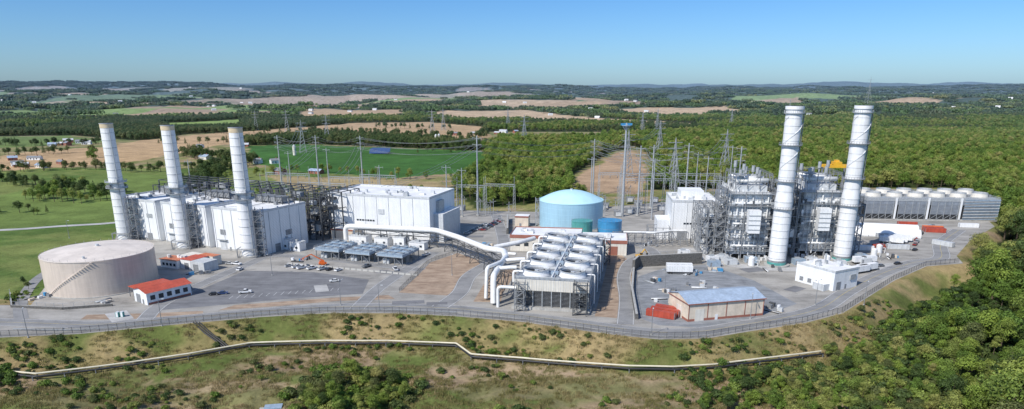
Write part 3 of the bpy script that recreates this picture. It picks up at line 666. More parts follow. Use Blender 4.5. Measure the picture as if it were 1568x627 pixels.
mb=MB(); mb.box(0,0,44,15,1.6,45.6,YMACH); mb.box(0,5,44,15,6.6,45.6,YMACH); mb.box(6,0,45.6,10,6.6,47.4,YMACH); mb.box(7,2,47.4,9,5,48.4,YMACH)
for x in (1,14):
    for y in (.8,5.8): mb.beam((x,y,0),(x,y,44),.8,MID)
    for k in range(8): mb.beam((x,1,k*5),(x,5.8,k*5+5),.25,MID)
mb.build('gantry_crane',(186,412,0),R(-5))
# second cooling tower
mb=MB(); w,d,h=90,38,15.5
mb.box(-.5,-.5,0,w+.5,d+.5,1,CONC); mb.box(1,1,1,w-1,d-1,11,LOUV); mb.box(0,0,13.4,w,d,h,GALV,GALV); mb.box(.2,.2,10.9,w-.2,d-.2,13.3,LOUVG)
for (x0,x1) in ((0,19),(22,41),(44,63)):
    mb.box(x0,-.5,4.5,x1,-.05,13.2,LOUVG); mb.box(x0+.3,-.35,1,x1-.3,-.1,4.4,LOUV)
    for k in range(7): mb.box(x0,-.62,5+k,x1,-.51,5.25+k,MID)
    for k in range(5): mb.beam((x0+k*4.6,-.7,1),(x0+k*4.6,-.7,13.2),.25,GALV)
    for k in range(4): mb.beam((x0+k*4.6,-.6,1),(x0+k*4.6+4.6,-.6,4.4),.2,GALV)
    mb.box(x1+.4,-.9,1,x1+1.6,-.1,15.9,W)
for k in range(13): mb.box(w+.02,.5,1.2+k*1.1,w+.5,d-.5,1.75+k*1.1,COOL)
for k in range(13): mb.box(66.2,-.9,1.2+k*1.1,w-.3,-.45,1.75+k*1.1,LG if k%2 else COOL)
mb.rail(.2,.2,w-.2,d-.2,h,GALV,.14,3)
for r_ in range(2):
    for c in range(6):
        x=8+c*14.6;y=10+r_*18; mb.cyl(x,y,h,h+3,5.3,CREAM,r1=4.8,seg=32,cap=False); mb.cyl(x,y,h+2.8,h+3.1,5.0,LG,seg=32,cap=False); mb.cyl(x,y,h+.1,h+1.0,4.6,LOUV,seg=32)
        mb.cyl(x,y,h,h+3,5.0,LG,r1=4.6,seg=32,cap=False); mb.box(x+6,y-1,h,x+7.6,y+1,h+1.6,MID)
mb.stair(-5,4,-.8,10,0,h,DK,3.5); mb.build('cooling_tower',(250,480,0),R(-4))
mb=MB(); mb.box(0,0,0,17,21,9,W,WR); mb.box(-.15,-.15,8.7,17.15,-.01,9.6,LG); mb.box(-.15,.01,8.7,-.01,21.1,9.6,LG)
for k in range(4): mb.box(-.12,3+k*4.5,1,-.02,5+k*4.5,3,MID)
mb.box(2,-.12,0,5,-.02,4,MID); mb.box(8,-.1,0,9.2,-.02,2.3,MID); mb.box(11,-.5,4,15,-.02,6.5,GALV)
for k in range(8): x=random.uniform(1,13);y=random.uniform(2,17); mb.box(x,y,9.02,x+random.uniform(1,2.4),y+random.uniform(1,2.4),9+random.uniform(.8,2.4),random.choice([LG,GALV,W]))
mb.box(-4,2,0,-.1,8,3.2,LG,WR); mb.cyl(14,16,9,13,.4,GALV,seg=8); mb.build('gas_compressor_building',(148,302,0),R(29))
# warehouse
mb=MB(); w,d,h=34,17,7.5
mb.box(0,0,0,w,d,h,TAN_W); mb.box(-.04,-.04,0,w+.04,d+.04,1,RBR)
rv=[(-.5,-.6,h+.02),(w+.5,-.6,h+.02),(w+.5,d/2,h+2.4),(-.5,d/2,h+2.4),(-.5,d+.6,h+.02),(w+.5,d+.6,h+.02)]
mb.add(rv,[(0,1,2,3),(3,2,5,4)],BROOF); mb.add([(0,0,h),(0,d/2,h+2.3),(0,d,h),(w,0,h),(w,d/2,h+2.3),(w,d,h)],[(0,1,2),(5,4,3)],TAN_W)
for a in ((-.55,-.65,h-.35,w+.55,-.5,h+.05),(-.55,-.5,h-.3,-.4,d+.5,h)): mb.box(*a,RBR)
for x in (0,8.4,16.8,25.2,33.7): mb.box(x,-.12,1.02,x+.35,-.05,h-.36,RBR)
mb.box(3,-.14,0,7,-.05,5,CREAM); mb.box(12,-.14,0,13.2,-.05,2.3,W); mb.box(-.14,5,0,-.05,10,5,CREAM)
mb.build('warehouse',(70.5,259,0),R(14))
def wall(name,pts,h,t_,m):
    mb=MB()
    for (a,b_) in zip(pts[:-1],pts[1:]):
        dx,dy=b_[0]-a[0],b_[1]-a[1]; l=math.hypot(dx,dy); mb.T=Matrix.Translation((a[0],a[1],0))@Matrix.Rotation(math.atan2(dy,dx),4,'Z')
        mb.box(0,-t_/2,0,l-.01,t_/2,h,m,CONC)
        for k in range(int(h/1)): mb.box(0,-t_/2-.1-.12*(h-k)/h,k,l-.03,-t_/2-.01,k+.9,m)
        for k in range(int(l/4)): mb.beam((k*4,0,h),(k*4,0,h+1.6),.12,GALV)
        mb.beam((0,0,h+1.6),(l,0,h+1.6),.08,GALV); mb.T=Matrix.Identity(4)
    return mb.build(name)
wall('retaining_wall',[(62,338),(66,347),(101,354)],6,1.2,BLOCK); wall('retaining_wall',[(50.5,262),(55,300),(62,337)],2.4,1,BLOCK)
wall('retaining_wall',[(-3,430),(-3,480)],4,1.2,BLOCK)
wall('tank_bund_wall',[(-228,297),(-214,278),(-190,275),(-172,280)],1.1,.5,BLOCK)
# ------------------------------------------------------------------ containers & trailers
def container(loc,yaw,m,l=12.2,name='shipping_container'):
    mb=MB(); mb.box(0,0,.15,l,2.5,2.75,m)
    for k in range(int(l/.6)): mb.box(.2+k*.6,-.05,.35,.45+k*.6,-.005,2.6,m)
    for x in (0,l-.15):
        for y in (-.06,2.41): mb.box(x-.03,y,0,x+.18,y+.15,2.85,MID)
    mb.box(l+.01,.3,.3,l+.06,1.2,2.6,m); mb.box(l+.01,1.3,.3,l+.06,2.2,2.6,m)
    mb.beam((l+.1,.8,.3),(l+.1,.8,2.6),.06,GALV); mb.beam((l+.1,1.7,.3),(l+.1,1.7,2.6),.06,GALV)
    return mb.build(name,loc,yaw)
for (x,y,a,m_) in ((55,267,-30,RUST),(57.5,270,-30,RUST),(60,273,-30,RUST),(268,436,-14,RUST),(269,440,-14,RUST),(271,444,-14,OMACH),(262,458,-14,RUST),(300,452,-10,W),(196,385,-10,W),(218,388,-12,LG),(228,420,-8,LG),(252,402,-60,LG)): container((x,y,0),R(a),m_)
def trailer(loc,yaw,l=13):
    mb=MB(); mb.box(0,0,1.1,l,2.6,4.0,W,WR); mb.box(0.1,.05,.85,l-.1,2.55,1.1,DK)
    for x in (1.2,2.5):
        for y in (-.0,2.3): mb.tube((x,y,.5),(x,y+.3,.5),.5,TIRE,14)
    mb.box(l-2.5,.2,0,l-2.3,.5,.9,DK); mb.box(l-2.5,2.1,0,l-2.3,2.4,.9,DK)
    for k in range(int(l/1.2)): mb.box(.3+k*1.2,-.04,1.2,.36+k*1.2,-.005,3.95,LG)
    return mb.build('box_trailer',loc,yaw)
for (x,y,a) in ((78,333,-4),(79,338,-4),(222,405,-30),(226,408,-30),(231,412,-30),(170,330,25),(176,334,25),(182,352,10)): trailer((x,y,0),R(a))
for (x,y) in ((214,430),(221,445)):
    mb=MB(); n=10; pr=[(4.5*math.cos(math.pi*k/n),4.5*math.sin(math.pi*k/n)+.6) for k in range(n+1)]
    mb.T=Matrix.Rotation(R(90),4,'Z'); mb.extr(pr,-42,0,WR); mb.T=Matrix.Identity(4); mb.box(0,-4.4,0,42,4.4,.9,LG); mb.box(-.1,-1.5,0,-.02,1.5,3,MID)
    for k in range(8): mb.box(k*6-.05 if k else .05,-4.55,0,k*6+.25,-4.42,1.2,MID)
    mb.build('arched_storage_shelter',(x,y,0),R(-14))
# ------------------------------------------------------------------ left sheds
def gable(mb,x0,y0,x1,y1,h,rh,wm,rm,axis='x',eave=.6):
    mb.box(x0,y0,0,x1,y1,h,wm)
    if axis=='x':
        c=(y0+y1)/2; v=[(x0-eave,y0-eave,h-.1),(x1+eave,y0-eave,h-.1),(x1+eave,c,h+rh),(x0-eave,c,h+rh),(x0-eave,y1+eave,h-.1),(x1+eave,y1+eave,h-.1)]
        mb.add(v,[(0,1,2,3),(3,2,5,4)],rm); mb.add([(x0,y0,h),(x0,y1,h),(x0,c,h+rh-.15),(x1,y0,h),(x1,y1,h),(x1,c,h+rh-.15)],[(0,1,2),(4,3,5)],wm)
    else:
        c=(x0+x1)/2; v=[(x0-eave,y0-eave,h-.1),(x0-eave,y1+eave,h-.1),(c,y1+eave,h+rh),(c,y0-eave,h+rh),(x1+eave,y0-eave,h-.1),(x1+eave,y1+eave,h-.1)]
        mb.add(v,[(0,1,2,3),(3,2,5,4)],rm); mb.add([(x0,y0,h),(x1,y0,h),(c,y0,h+rh-.15),(x0,y1,h),(x1,y1,h),(c,y1,h+rh-.15)],[(0,1,2),(4,3,5)],wm)
mb=MB(); gable(mb,0,0,11,20,5.5,1.5,W,RED,'y')
for k in range(5): mb.box(11.01,1.5+k*3.7,2,11.1,3.6+k*3.7,4,GLASS)
mb.box(11.01,.5,.0,11.06,19.5,1,RBR)
mb.box(-9,2,4.6,-.7,18,4.9,RED)
for x in (-8.8,-4.9):
    for y in (2.2,9.8,17.6): mb.beam((x,y,0),(x,y,4.6),.3,MID)
mb.box(-8,12,0,-2,16,2,LG); mb.box(-7,5,0,-4,8,1.4,DK); mb.box(2,-.1,0,5.5,-.02,4,MID); mb.box(7,-.1,0,8.2,-.02,2.2,MID)
mb.build('maintenance_shed',(-166,287,0),R(-36))
mb=MB(); mb.box(0,0,0,12,8,4.2,W,ORG); mb.box(-.3,-.3,4.22,12.3,8.3,4.5,ORG); mb.box(12.4,2,0,21,12,5,W,RED); mb.box(12.1,1.7,5.02,21.3,12.3,5.3,RED); mb.box(3,9,0,12,18,4.5,CREAM,CREAM); mb.box(21.5,0,0,31,9,5.2,LG,LG)
mb.box(13,12.5,0,24,18,5,CREAM,ORG)
for k in range(4): mb.box(1.5+k*2.6,-.1,1.3,3+k*2.6,-.02,2.7,GLASS)
mb.box(15,1.9,0,18,1.98,3.4,MID); mb.box(23.5,-.1,0,27,-.02,3.8,MID)
for k in range(6): x=random.uniform(1,19); mb.box(x,3+k*.5,4.52,x+1.4,4.2+k*.5,5.9,random.choice([LG,GALV,W]))
mb.build('office_building',(-184,347,0),R(-24))
# ------------------------------------------------------------------ vehicles
PAINTS=[mat('car_paint_%d'%i,c,.3,var=.02) for i,c in enumerate([(.75,.75,.75),(.4,.41,.42),(.03,.03,.035),(.25,.03,.025),(.03,.06,.16),(.7,.7,.68),(.16,.17,.18)])]
def wheels(mb,xs,wd,r_=.36):
    for x in xs:
        for y in (-wd,wd-.25): mb.tube((x,y,r_),(x,y+.25,r_),r_,TIRE,14); mb.tube((x,y-.02,r_),(x,y+.27,r_),r_*.5,GALV,10)
def car(pm,kind='car'):
    mb=MB()
    if kind=='car':
        mb.extr([(-2.2,.35),(2.2,.35),(2.25,.7),(2.1,.86),(1.2,.98),(-1.7,1.0),(-2.2,.9)],-.9,.9,pm)
        mb.extr([(1.15,.98),(.5,1.42),(-1.1,1.42),(-1.75,1.0)],-.76,.76,GLASS); mb.extr([(.45,1.41),(.4,1.48),(-1.0,1.48),(-1.1,1.41)],-.72,.72,pm)
        wheels(mb,(-1.4,1.4),.93)
    else:
        mb.extr([(-2.8,.5),(2.8,.5),(2.85,.95),(2.7,1.15),(1.5,1.25),(-.7,1.25),(-.7,1.2),(-2.8,1.2)],-.98,.98,pm)
        mb.extr([(1.5,1.25),(.8,1.85),(-.5,1.85),(-.75,1.25)],-.85,.85,GLASS); mb.extr([(.75,1.84),(.7,1.92),(-.45,1.92),(-.5,1.84)],-.82,.82,pm)
        mb.box(-2.7,-.8,1.18,-.85,.8,1.21,DK); wheels(mb,(-1.8,1.8),1.0,.42)
    mb.box(2.2 if kind=='car' else 2.8,-.7,.6,2.28 if kind=='car' else 2.87,-.4,.75,WR); mb.box(2.2 if kind=='car' else 2.8,.4,.6,2.28 if kind=='car' else 2.87,.7,.75,WR)
    return mb
def put_car(x,y,a,p,kind='car'): car(PAINTS[p],kind).build('parked_car' if kind=='car' else 'pickup_truck',(x,y,.06),R(a))
for i,(x,y,a,p,k) in enumerate([(-135,296,15,2,'car'),(-131.5,297.5,15,4,'car'),(-109,343,50,0,'p'),(-103.5,342,50,0,'p'),(-98,341,60,5,'p'),(-94,340,65,2,'car'),(-112,345,45,0,'p'),(-89,338.5,60,0,'car'),(-117,347,45,1,'car'),(-122,299,15,0,'p'),(-86,318,200,5,'car'),(-60,340,110,0,'p'),(-8,352,100,0,'p'),(-150,352,-20,1,'car'),(-146,351,-20,0,'p'),(92,280,40,0,'p'),(96,283,40,6,'car'),(-140,340,80,0,'car'),(-76,346,60,6,'p'),(-48,372,60,0,'p')]): put_car(x,y,a,p,k)
rr=random.Random(4)
for i in range(13):
    if rr.random()<.9: put_car(-19.5+i*.9,441.5+i*2.8,rr.choice([0,180])+rr.uniform(-3,3),rr.randrange(7),rr.choice(['car','car','p']))
for i in range(11):
    if rr.random()<.9: put_car(-29+i*1.1,430+i*3,rr.uniform(-3,3),rr.randrange(7),'car')
for (x,y,a) in ((186,340,20),(193,347,200),(205,352,20),(240,398,50),(245,405,50),(252,418,50),(258,425,50),(232,384,40),(248,411,50),(262,430,50),(158,333,30),(163,336,30)): put_car(x,y,a,rr.randrange(7),rr.choice(['car','p']))
mb=MB(); mb.box(1.2,-1.2,.9,3.6,1.2,3.2,RUST); mb.box(3.6,-1.1,.9,4.6,1.1,2,RUST); mb.box(3.55,-1.05,2.1,3.68,1.05,3.0,GLASS); mb.box(-4,-1.2,1.1,1.1,1.2,3.6,RUST); mb.box(-4,-1,.8,4.4,1,1.1,DK); wheels(mb,(-3,-1.8,3.4),1.25,.5); mb.build('fire_truck',(212,386,0),R(20))
mb=MB(); mb.box(-2,-1.1,.6,2,1.1,1.6,OMACH); mb.box(-1,-.8,1.6,1.6,.8,2.6,OMACH); wheels(mb,(-1.4,1.4),1.2,.5); mb.beam((-.5,0,2.5),(5.5,0,6.5),.5,OMACH); mb.beam((5.5,0,6.5),(10,0,4.5),.35,OMACH); mb.box(9.4,-.8,3.3,11,.8,3.5,GALV); mb.rail(9.4,-.8,11,.8,3.5,OMACH,.08,1); mb.build('boom_lift',(-100,350,0),R(200))
mb=MB()
for y in (-1.5,.9): mb.extr([(-1.9,.1),(1.9,.1),(2.2,.5),(1.9,.9),(-1.9,.9),(-2.2,.5)],y,y+.6,DK)
mb.box(-1.8,-1.3,1,1.4,1.3,2.1,YMACH); mb.box(.2,-1.2,2.1,1.4,-.1,3.1,GLASS); mb.box(.1,-1.25,3.1,1.5,-.05,3.2,YMACH); mb.beam((1.2,.3,1.9),(4,.3,4.6),.45,YMACH); mb.beam((4,.3,4.6),(5.8,.3,2),.35,YMACH); mb.extr([(5.3,2.2),(6.3,2.2),(6.2,1.1),(5.5,1.2)],-.2,.8,DK); mb.build('excavator',(70,366,0),R(30))
for (x,y) in ((-162,259.8),(-160.3,260.2)):
    mb=MB(); mb.box(0,0,.1,1.2,1.2,2.2,TEAL); mb.extr([(0,2.2),(.6,2.5),(1.2,2.2)],0,1.2,WR); mb.box(.2,-.04,.2,1,-.005,2.1,WR); mb.box(-.05,-.05,0,1.25,1.25,.1,DK); mb.build('portable_toilet',(x,y+4.5,.02))
for i in range(22):
    mb=MB(); mb.T=Matrix.Rotation(R(90),4,'Z'); mb.extr([(-.35,0),(.35,0),(.3,.2),(.12,.5),(.1,.95),(-.1,.95),(-.12,.5),(-.3,.2)],-1.5,1.5,CONC); mb.T=Matrix.Identity(4); mb.box(-1.2,-.05,.95,-1,.05,1.0,GALV)
    mb.build('concrete_barrier',(-118+i*3.3,352.5-i*1.1,.06),R(-18))
rs=random.Random(31)
def pallets(x,y,a):
    mb=MB()
    for k in range(rs.randint(3,7)):
        px,py=rs.uniform(-5,5),rs.uniform(-3,3); h=rs.uniform(.6,1.9); m_=rs.choice([TAN_W,LG,COOL,MID,MID,BLU2,W,DK])
        mb.box(px,py,.16,px+rs.uniform(1,2.6),py+1.2,.16+h,m_)
        for j in range(3): mb.box(px,py+j*.5,0,px+1.2,py+.12+j*.5,.15,TAN_W)
    for k in range(3): mb.tube((-4,4+k*.5,.25),(3,4+k*.5,.25),.22,rs.choice([PIPEW,GALV,BLK]),8)
    mb.build('stacked_materials',(x,y,.03),a)
for (x,y) in ((66,285),(72,300),(88,312),(98,300),(108,290),(92,330),(70,320),(112,275),(-130,392),(-140,380),(-115,362),(-12,395),(84,398),(230,400),(212,366),(280,450),(-176,286),(-150,300),(-210,290),(-158,330),(-60,375),(104,340),(135,340)): pallets(x,y,rs.uniform(0,3))
# ------------------------------------------------------------------ fence along the bank
def mesh_mat():
    m,nt,b=nodes_mat('chain_link'); out=[n for n in nt.nodes if n.type=='OUTPUT_MATERIAL'][0]
    tr=N(nt,'ShaderNodeBsdfTransparent'); mx=N(nt,'ShaderNodeMixShader'); mx.inputs[0].default_value=.3
    nt.links.new(tr.outputs[0],mx.inputs[1]); nt.links.new(b.outputs[0],mx.inputs[2]); nt.links.new(mx.outputs[0],out.inputs[0])
    b.inputs['Base Color'].default_value=(.12,.12,.12,1); return m
CHAIN=mesh_mat()
def fence(pts,h=2.4):
    mb=MB()
    for a,b_ in zip(pts[:-1],pts[1:]):
        l=math.hypot(b_[0]-a[0],b_[1]-a[1]); n=max(1,round(l/3.2))
        for k in range(n):
            p=(a[0]+(b_[0]-a[0])*k/n,a[1]+(b_[1]-a[1])*k/n); q=(a[0]+(b_[0]-a[0])*(k+1)/n,a[1]+(b_[1]-a[1])*(k+1)/n)
            zp=float(H(*p));zq=float(H(*q))
            mb.beam((*p,zp),(*p,zp+h+.2),.12,DK); mb.beam((*p,zp+h),(*q,zq+h),.08,DK); mb.add([(*p,zp),(*q,zq),(*q,zq+h),(*p,zp+h)],[(0,1,2,3)],CHAIN)
    return mb.build('chain_link_fence')
fence([(-300,251),(-193,242),(-165,246),(-136,256),(-103,266),(-77,271),(-50,271),(-23,267),(4,260),(22,252),(39,245),(55,240),(73,241),(92,249),(116,258),(138,271),(160,294),(186,321),(218,349),(240,356)])
fence([(-52,302),(-45,356),(-32,378)],1.6)
mb=MB(); gp=smooth_line([(-193,249),(-165,248.6),(-136,257.5),(-103,267.6),(-77,273),(-50,273),(-23,269.5)],6)
for a,b_ in zip(gp[:-1],gp[1:]): mb.tube((a[0],a[1],.65),(b_[0],b_[1],.65),.16,GALV,4,False); mb.beam((a[0],a[1],0),(a[0],a[1],.6),.14,MID)
mb.build('guard_rail')
# ------------------------------------------------------------------ pipelines on the lower bench
PL=[(-250,226),(-183,225),(-168,222),(-150,229),(-122,241),(-103,252),(-74,254.5),(-50,255),(-22,252.5),(-15.5,241),(4,237),(42,228),(58,227),(73,229),(100,237),(118,243),(128,252)]
mb=MB(); P3=[]
for i in range(len(PL)-1):
    a,b_=PL[i],PL[i+1]; n=max(1,int(math.hypot(b_[0]-a[0],b_[1]-a[1])/9))
    for k in range(n): x=a[0]+(b_[0]-a[0])*k/n; y=a[1]+(b_[1]-a[1])*k/n; P3.append((x,y))
zz=np.array([float(H(*p)) for p in P3]); zz=np.convolve(np.pad(zz,3,'edge'),np.ones(7)/7,'valid')
mb.pipe([(p[0],p[1],z+1.6) for p,z in zip(P3,zz)],.34,CRM2,10)
mb.pipe([(p[0]+.4,p[1]-1.3,z+1.0) for p,z in zip(P3,zz)],.42,BLK,8)
for p,z in zip(P3,zz):
    g_=float(H(*p)); mb.beam((p[0],p[1]+.6,g_-.5),(p[0],p[1]+.6,z+1.1),.25,MID); mb.beam((p[0],p[1]-1.9,g_-.5),(p[0],p[1]-1.9,z+1.0),.25,MID); mb.beam((p[0],p[1]-2.1,z+.8),(p[0],p[1]+.8,z+.8),.25,MID)
mb.build('pipeline')
mb=MB(); bp=[(-112,248),(-116,250.5),(-121,252.5),(-127,257)]
for o_,r_ in ((0,.3),(1.2,.3),(2.4,.25)): mb.pipe([(x+o_,y,float(H(x,y))+.6) for x,y in bp],r_,BLK,8)
mb.build('culvert_pipe')
mb=MB(); mb.box(0,0,-1,5,3,1.2,CONC); mb.box(.5,-.05,-.6,4.5,-.01,.8,LOUV); mb.box(-2,-2,-1,-.01,3,.6,CONC); mb.box(-.3,-.3,1.2,5.3,3.3,1.4,COOL); mb.build('drain_outlet_box',(-80,200,float(H(-80,200))),R(10))
# ------------------------------------------------------------------ poles, gantries, wires
def mono(x,y,h,arms=3,w=.9):
    mb=MB(); mb.cyl(0,0,0,h,w,GALV,r1=w*.5,seg=12); mb.cyl(0,0,0,.8,w*1.6,CONC,seg=12)
    for k in range(arms):
        z=h-2-k*4.5
        for s_ in (-1,1):
            mb.beam((0,0,z),(s_*3.4,0,z+.6),.22,GALV); mb.tube((s_*3.3,0,z+.5),(s_*3.3,0,z-1.1),.13,MID,6)
    mb.build('transmission_pole',(x,y,0),R(-20))
POL=[(-219,653,47),(-175,623,49),(-137,631,48),(-25,497,57),(-47,492,37),(-36,492,35),(70,592,48),(92,497,50),(118,497,43),(99,480,43),(150,560,40),(60,520,40),(132,520,50),(143,505,42),(178,540,46),(108,530,48),(84,520,44),(-100,520,34),(-190,590,38),(-240,600,38),(-160,600,40),(-262,560,34),(190,600,42)]
for i,(x,y,h) in enumerate(POL): mono(x,y,h,3 if h>45 else 1,.8 if h>45 else .55)
mb=MB(); mb.cyl(0,0,0,66,1.1,GALV,r1=.6,seg=14); mb.cyl(0,0,64,64.3,3.2,COOL,seg=12); mb.box(-4,-.3,64.4,4,.3,65.8,BLU2); mb.box(-.3,-3,64.4,.3,3,65.4,COOL)
for k in range(12): a=k*math.pi/6; mb.beam((0,0,60),(3*math.cos(a),3*math.sin(a),64),.15,GALV)
mb.build('high_mast_light',(80,492,0))
def gantry(x,y,w,h,yaw,n=2):
    mb=MB()
    for i in range(n+1):
        xx=i*w/n
        for s_ in (-.9,.9): mb.beam((xx+s_,0,0),(xx+s_*.5,0,h),.3,GALV)
        for k in range(int(h/2.5)): mb.beam((xx-.8,0,k*2.5),(xx+.8,0,k*2.5+2.5),.14,GALV)
        mb.beam((xx,0,h),(xx,0,h+6),.2,GALV)
    mb.beam((0,-.6,h),(w,-.6,h),.25,GALV); mb.beam((0,.6,h),(w,.6,h),.25,GALV); mb.beam((0,0,h-1.5),(w,0,h-1.5),.25,GALV)
    for k in range(int(w/2)): mb.beam((k*2,.6,h),(k*2+1,0,h-1.5),.12,GALV); mb.beam((k*2+1,0,h-1.5),(k*2+2,-.6,h),.12,GALV)
    for k in range(n*3): xx=(k+.5)*w/n/3; mb.tube((xx,0,h-1.5),(xx,0,h-3.8),.2,MID,6)
    mb.build('substation_gantry',(x,y,0),R(yaw))
for (x,y,w_,h_,a,n_) in ((-215,540,40,20,-15,2),(-165,530,40,20,-15,2),(-205,575,40,22,-15,2),(-150,565,36,20,-15,2),(-120,545,30,24,-15,2),(82,505,34,26,-5,2),(84,535,34,26,-5,2),(122,510,34,24,-5,2),(125,535,36,26,-5,2),(64,505,16,30,0,1),(160,545,30,22,-5,2),(-40,500,20,22,-10,1),(-20,520,22,20,-10,1)): gantry(x,y,w_,h_,a,n_)
rs=random.Random(9)
mb=MB()
for (x0,y0,x1,y1,n) in ((66,490,180,560,60),(-230,520,-100,590,60),(-45,485,0,530,18)):
    for k in range(n):
        x=rs.uniform(x0,x1);y=rs.uniform(y0,y1);h=rs.uniform(3,12)
        mb.beam((x,y,0),(x,y,h),.28,GALV); mb.tube((x,y,h),(x,y,h+1.8),.25,MID,8); mb.beam((x-2,y,h),(x+2,y,h),.2,GALV)
        if rs.random()<.25: mb.box(x-3,y-2,0,x+3,y+2,4,MID); mb.box(x-2,y-3,.5,x+2,y-2.1,3.2,LG)
mb.build('switchyard_equipment')
mb=MB()
def wire(p,q,sag,r_=.08):
    p=Vector(p);q=Vector(q);L=[]
    for k in range(13):
        t_=k/12; v=p.lerp(q,t_); v.z-=sag*4*t_*(1-t_); L.append(v)
    for a,b_ in zip(L[:-1],L[1:]): mb.tube(a,b_,r_,MID,4,False,False)
tops={i:(x,y,h) for i,(x,y,h) in enumerate(POL)}
for (i,j) in ((0,1),(1,2),(2,3),(3,6),(6,7),(4,5),(7,8),(7,9),(6,12),(12,14)):
    for dz in (2,6.5,11):
        for s_ in (-3.3,3.3):
            a=tops[i];b_=tops[j]; wire((a[0]+s_,a[1],a[2]-dz),(b_[0]+s_,b_[1],b_[2]-dz),4)
for s_ in (-4,0,4): wire((-25+s_,497,50),(-80+s_,440,29),3); wire((-137+s_,631,40),(-130+s_,520,27),4); wire((-175+s_,623,40),(-180+s_,520,27),4); wire((92+s_,497,44),(128+s_,420,28),4); wire((70+s_,592,44),(120+s_,720,42),8,.1); wire((120+s_,720,42),(190+s_,900,44),10,.12); wire((-219+s_,653,42),(-300+s_,1000,42),16,.1); wire((132+s_,520,44),(215+s_,700,44),10,.1)
mb.build('power_lines')
def pylon(x,y,h):
    mb=MB(); b0=h*.10
    for sx in (-1,1):
        for sy in (-1,1): mb.beam((sx*b0,sy*b0,0),(sx*1,sy*1,h*.7),.5,GALV); mb.beam((sx,sy,h*.7),(0,0,h),.4,GALV)
    for k in range(7):
        z0=h*.1*k;z1=z0+h*.1; r0=b0+(1-b0)*k/7;r1=b0+(1-b0)*(k+1)/7
        for s_ in (-1,1): mb.beam((-r0,s_*r0,z0),(r1,s_*r1,z1),.3,GALV); mb.beam((s_*r0,r0,z0),(s_*r1,-r1,z1),.3,GALV)
    for z in (h*.65,h*.78,h*.9): mb.beam((-h*.16,0,z),(h*.16,0,z),.5,GALV)
    mb.build('lattice_pylon',(x,y,float(H(x,y))),R(20))
for (x,y,h) in ((-170,1500,50),(-158,1620,50),(-480,1500,50),(250,1350,48),(1500,3000,120),(560,1800,45),(-600,1650,46),(190,900,50),(330,1600,50),(-10,1750,48),(900,2300,60),(120,720,48),(215,700,50),(-300,1000,46),(20,1150,48),(150,640,46),(-330,1250,46)): pylon(x,y,h)
for (x,y) in ((-138,254),(-182,241),(-74,281),(-56,274),(131,281),(97,263),(53,244),(-276,418),(152,281),(-120,330),(70,300),(200,360),(-30,330)):
    mb=MB(); mb.cyl(0,0,0,11,.16,MID,r1=.09,seg=8); mb.cyl(0,0,0,.5,.35,CONC,seg=10); mb.beam((0,0,10.9),(1.6,0,11.2),.12,MID); mb.box(1.3,-.2,11.1,2.3,.2,11.3,LG); mb.build('street_lamp',(x,y,0),random.uniform(0,6))
def house(x,y,w,d,h,wm,rm,nm='farmhouse',a=0):
    mb=MB(); gable(mb,0,0,w,d,h,d*.28,wm,rm,'x')
    for k in range(max(2,int(w/4))): mb.box(1+k*3.6,-.12,1,2.2+k*3.6,-.02,2.6,GLASS)
    mb.box(w*.5,-.14,0,w*.5+1.1,-.03,2.2,MID); mb.box(w*.7,d*.45,h,w*.7+1,d*.45+1,h+d*.28+1.2,RBR)
    mb.build(nm,(x,y,float(H(x,y))),R(a))
rh=random.Random(21)
FARMS=[(-560,800),(-575,830),(-640,900),(-735,1180),(-780,1220),(-760,1150),(-320,840),(-375,900),(-470,1120),(-190,2250),(-130,2300),(-120,1400),(-60,1450),(-20,1500),(1500,2400),(1350,2350),(1560,2500),(-250,740),(-430,1400)]
for (x,y) in FARMS:
    for k in range(2): house(x+rh.uniform(-35,35),y+rh.uniform(-25,25),rh.uniform(9,18),rh.uniform(7,10),rh.uniform(3,4.6),rh.choice([WR,WR,CREAM,RBR]),rh.choice([MID,LG,MID,BROOF]),rh.choice(['farmhouse','barn']),rh.uniform(-40,40))
for k in range(130):
    Y=math.exp(rh.uniform(math.log(2300),math.log(9000))); x=rh.uniform(-.75,.75)*Y
    s_=Y/4600; house(x,Y,12+8*s_,8+4*s_,4+2*s_,WR,rh.choice([LG,WR,MID]),'farmhouse',rh.uniform(-40,40))
for (x,y) in ((-128,1180),(-124,1190),(-300,960)):
    mb=MB(); mb.cyl(0,0,0,12,2.3,CREAM,seg=16,cap=False); mb.cone(0,0,12,14.4,2.3,LG,16,4,2); mb.cyl(0,0,8,8.3,2.4,LG,seg=16,cap=False); mb.build('silo',(x,y,0))
mb=MB()
for k in range(3):
    mb.add([(0,k*9,1),(26,k*9,1),(26,k*9+6,7),(0,k*9+6,7)],[(0,1,2,3)],PANEL)
    for j in range(6): mb.beam((j*5,k*9+5,0),(j*5,k*9+5,6),.3,GALV)
mb.build('solar_panel_array',(-200,975,0))
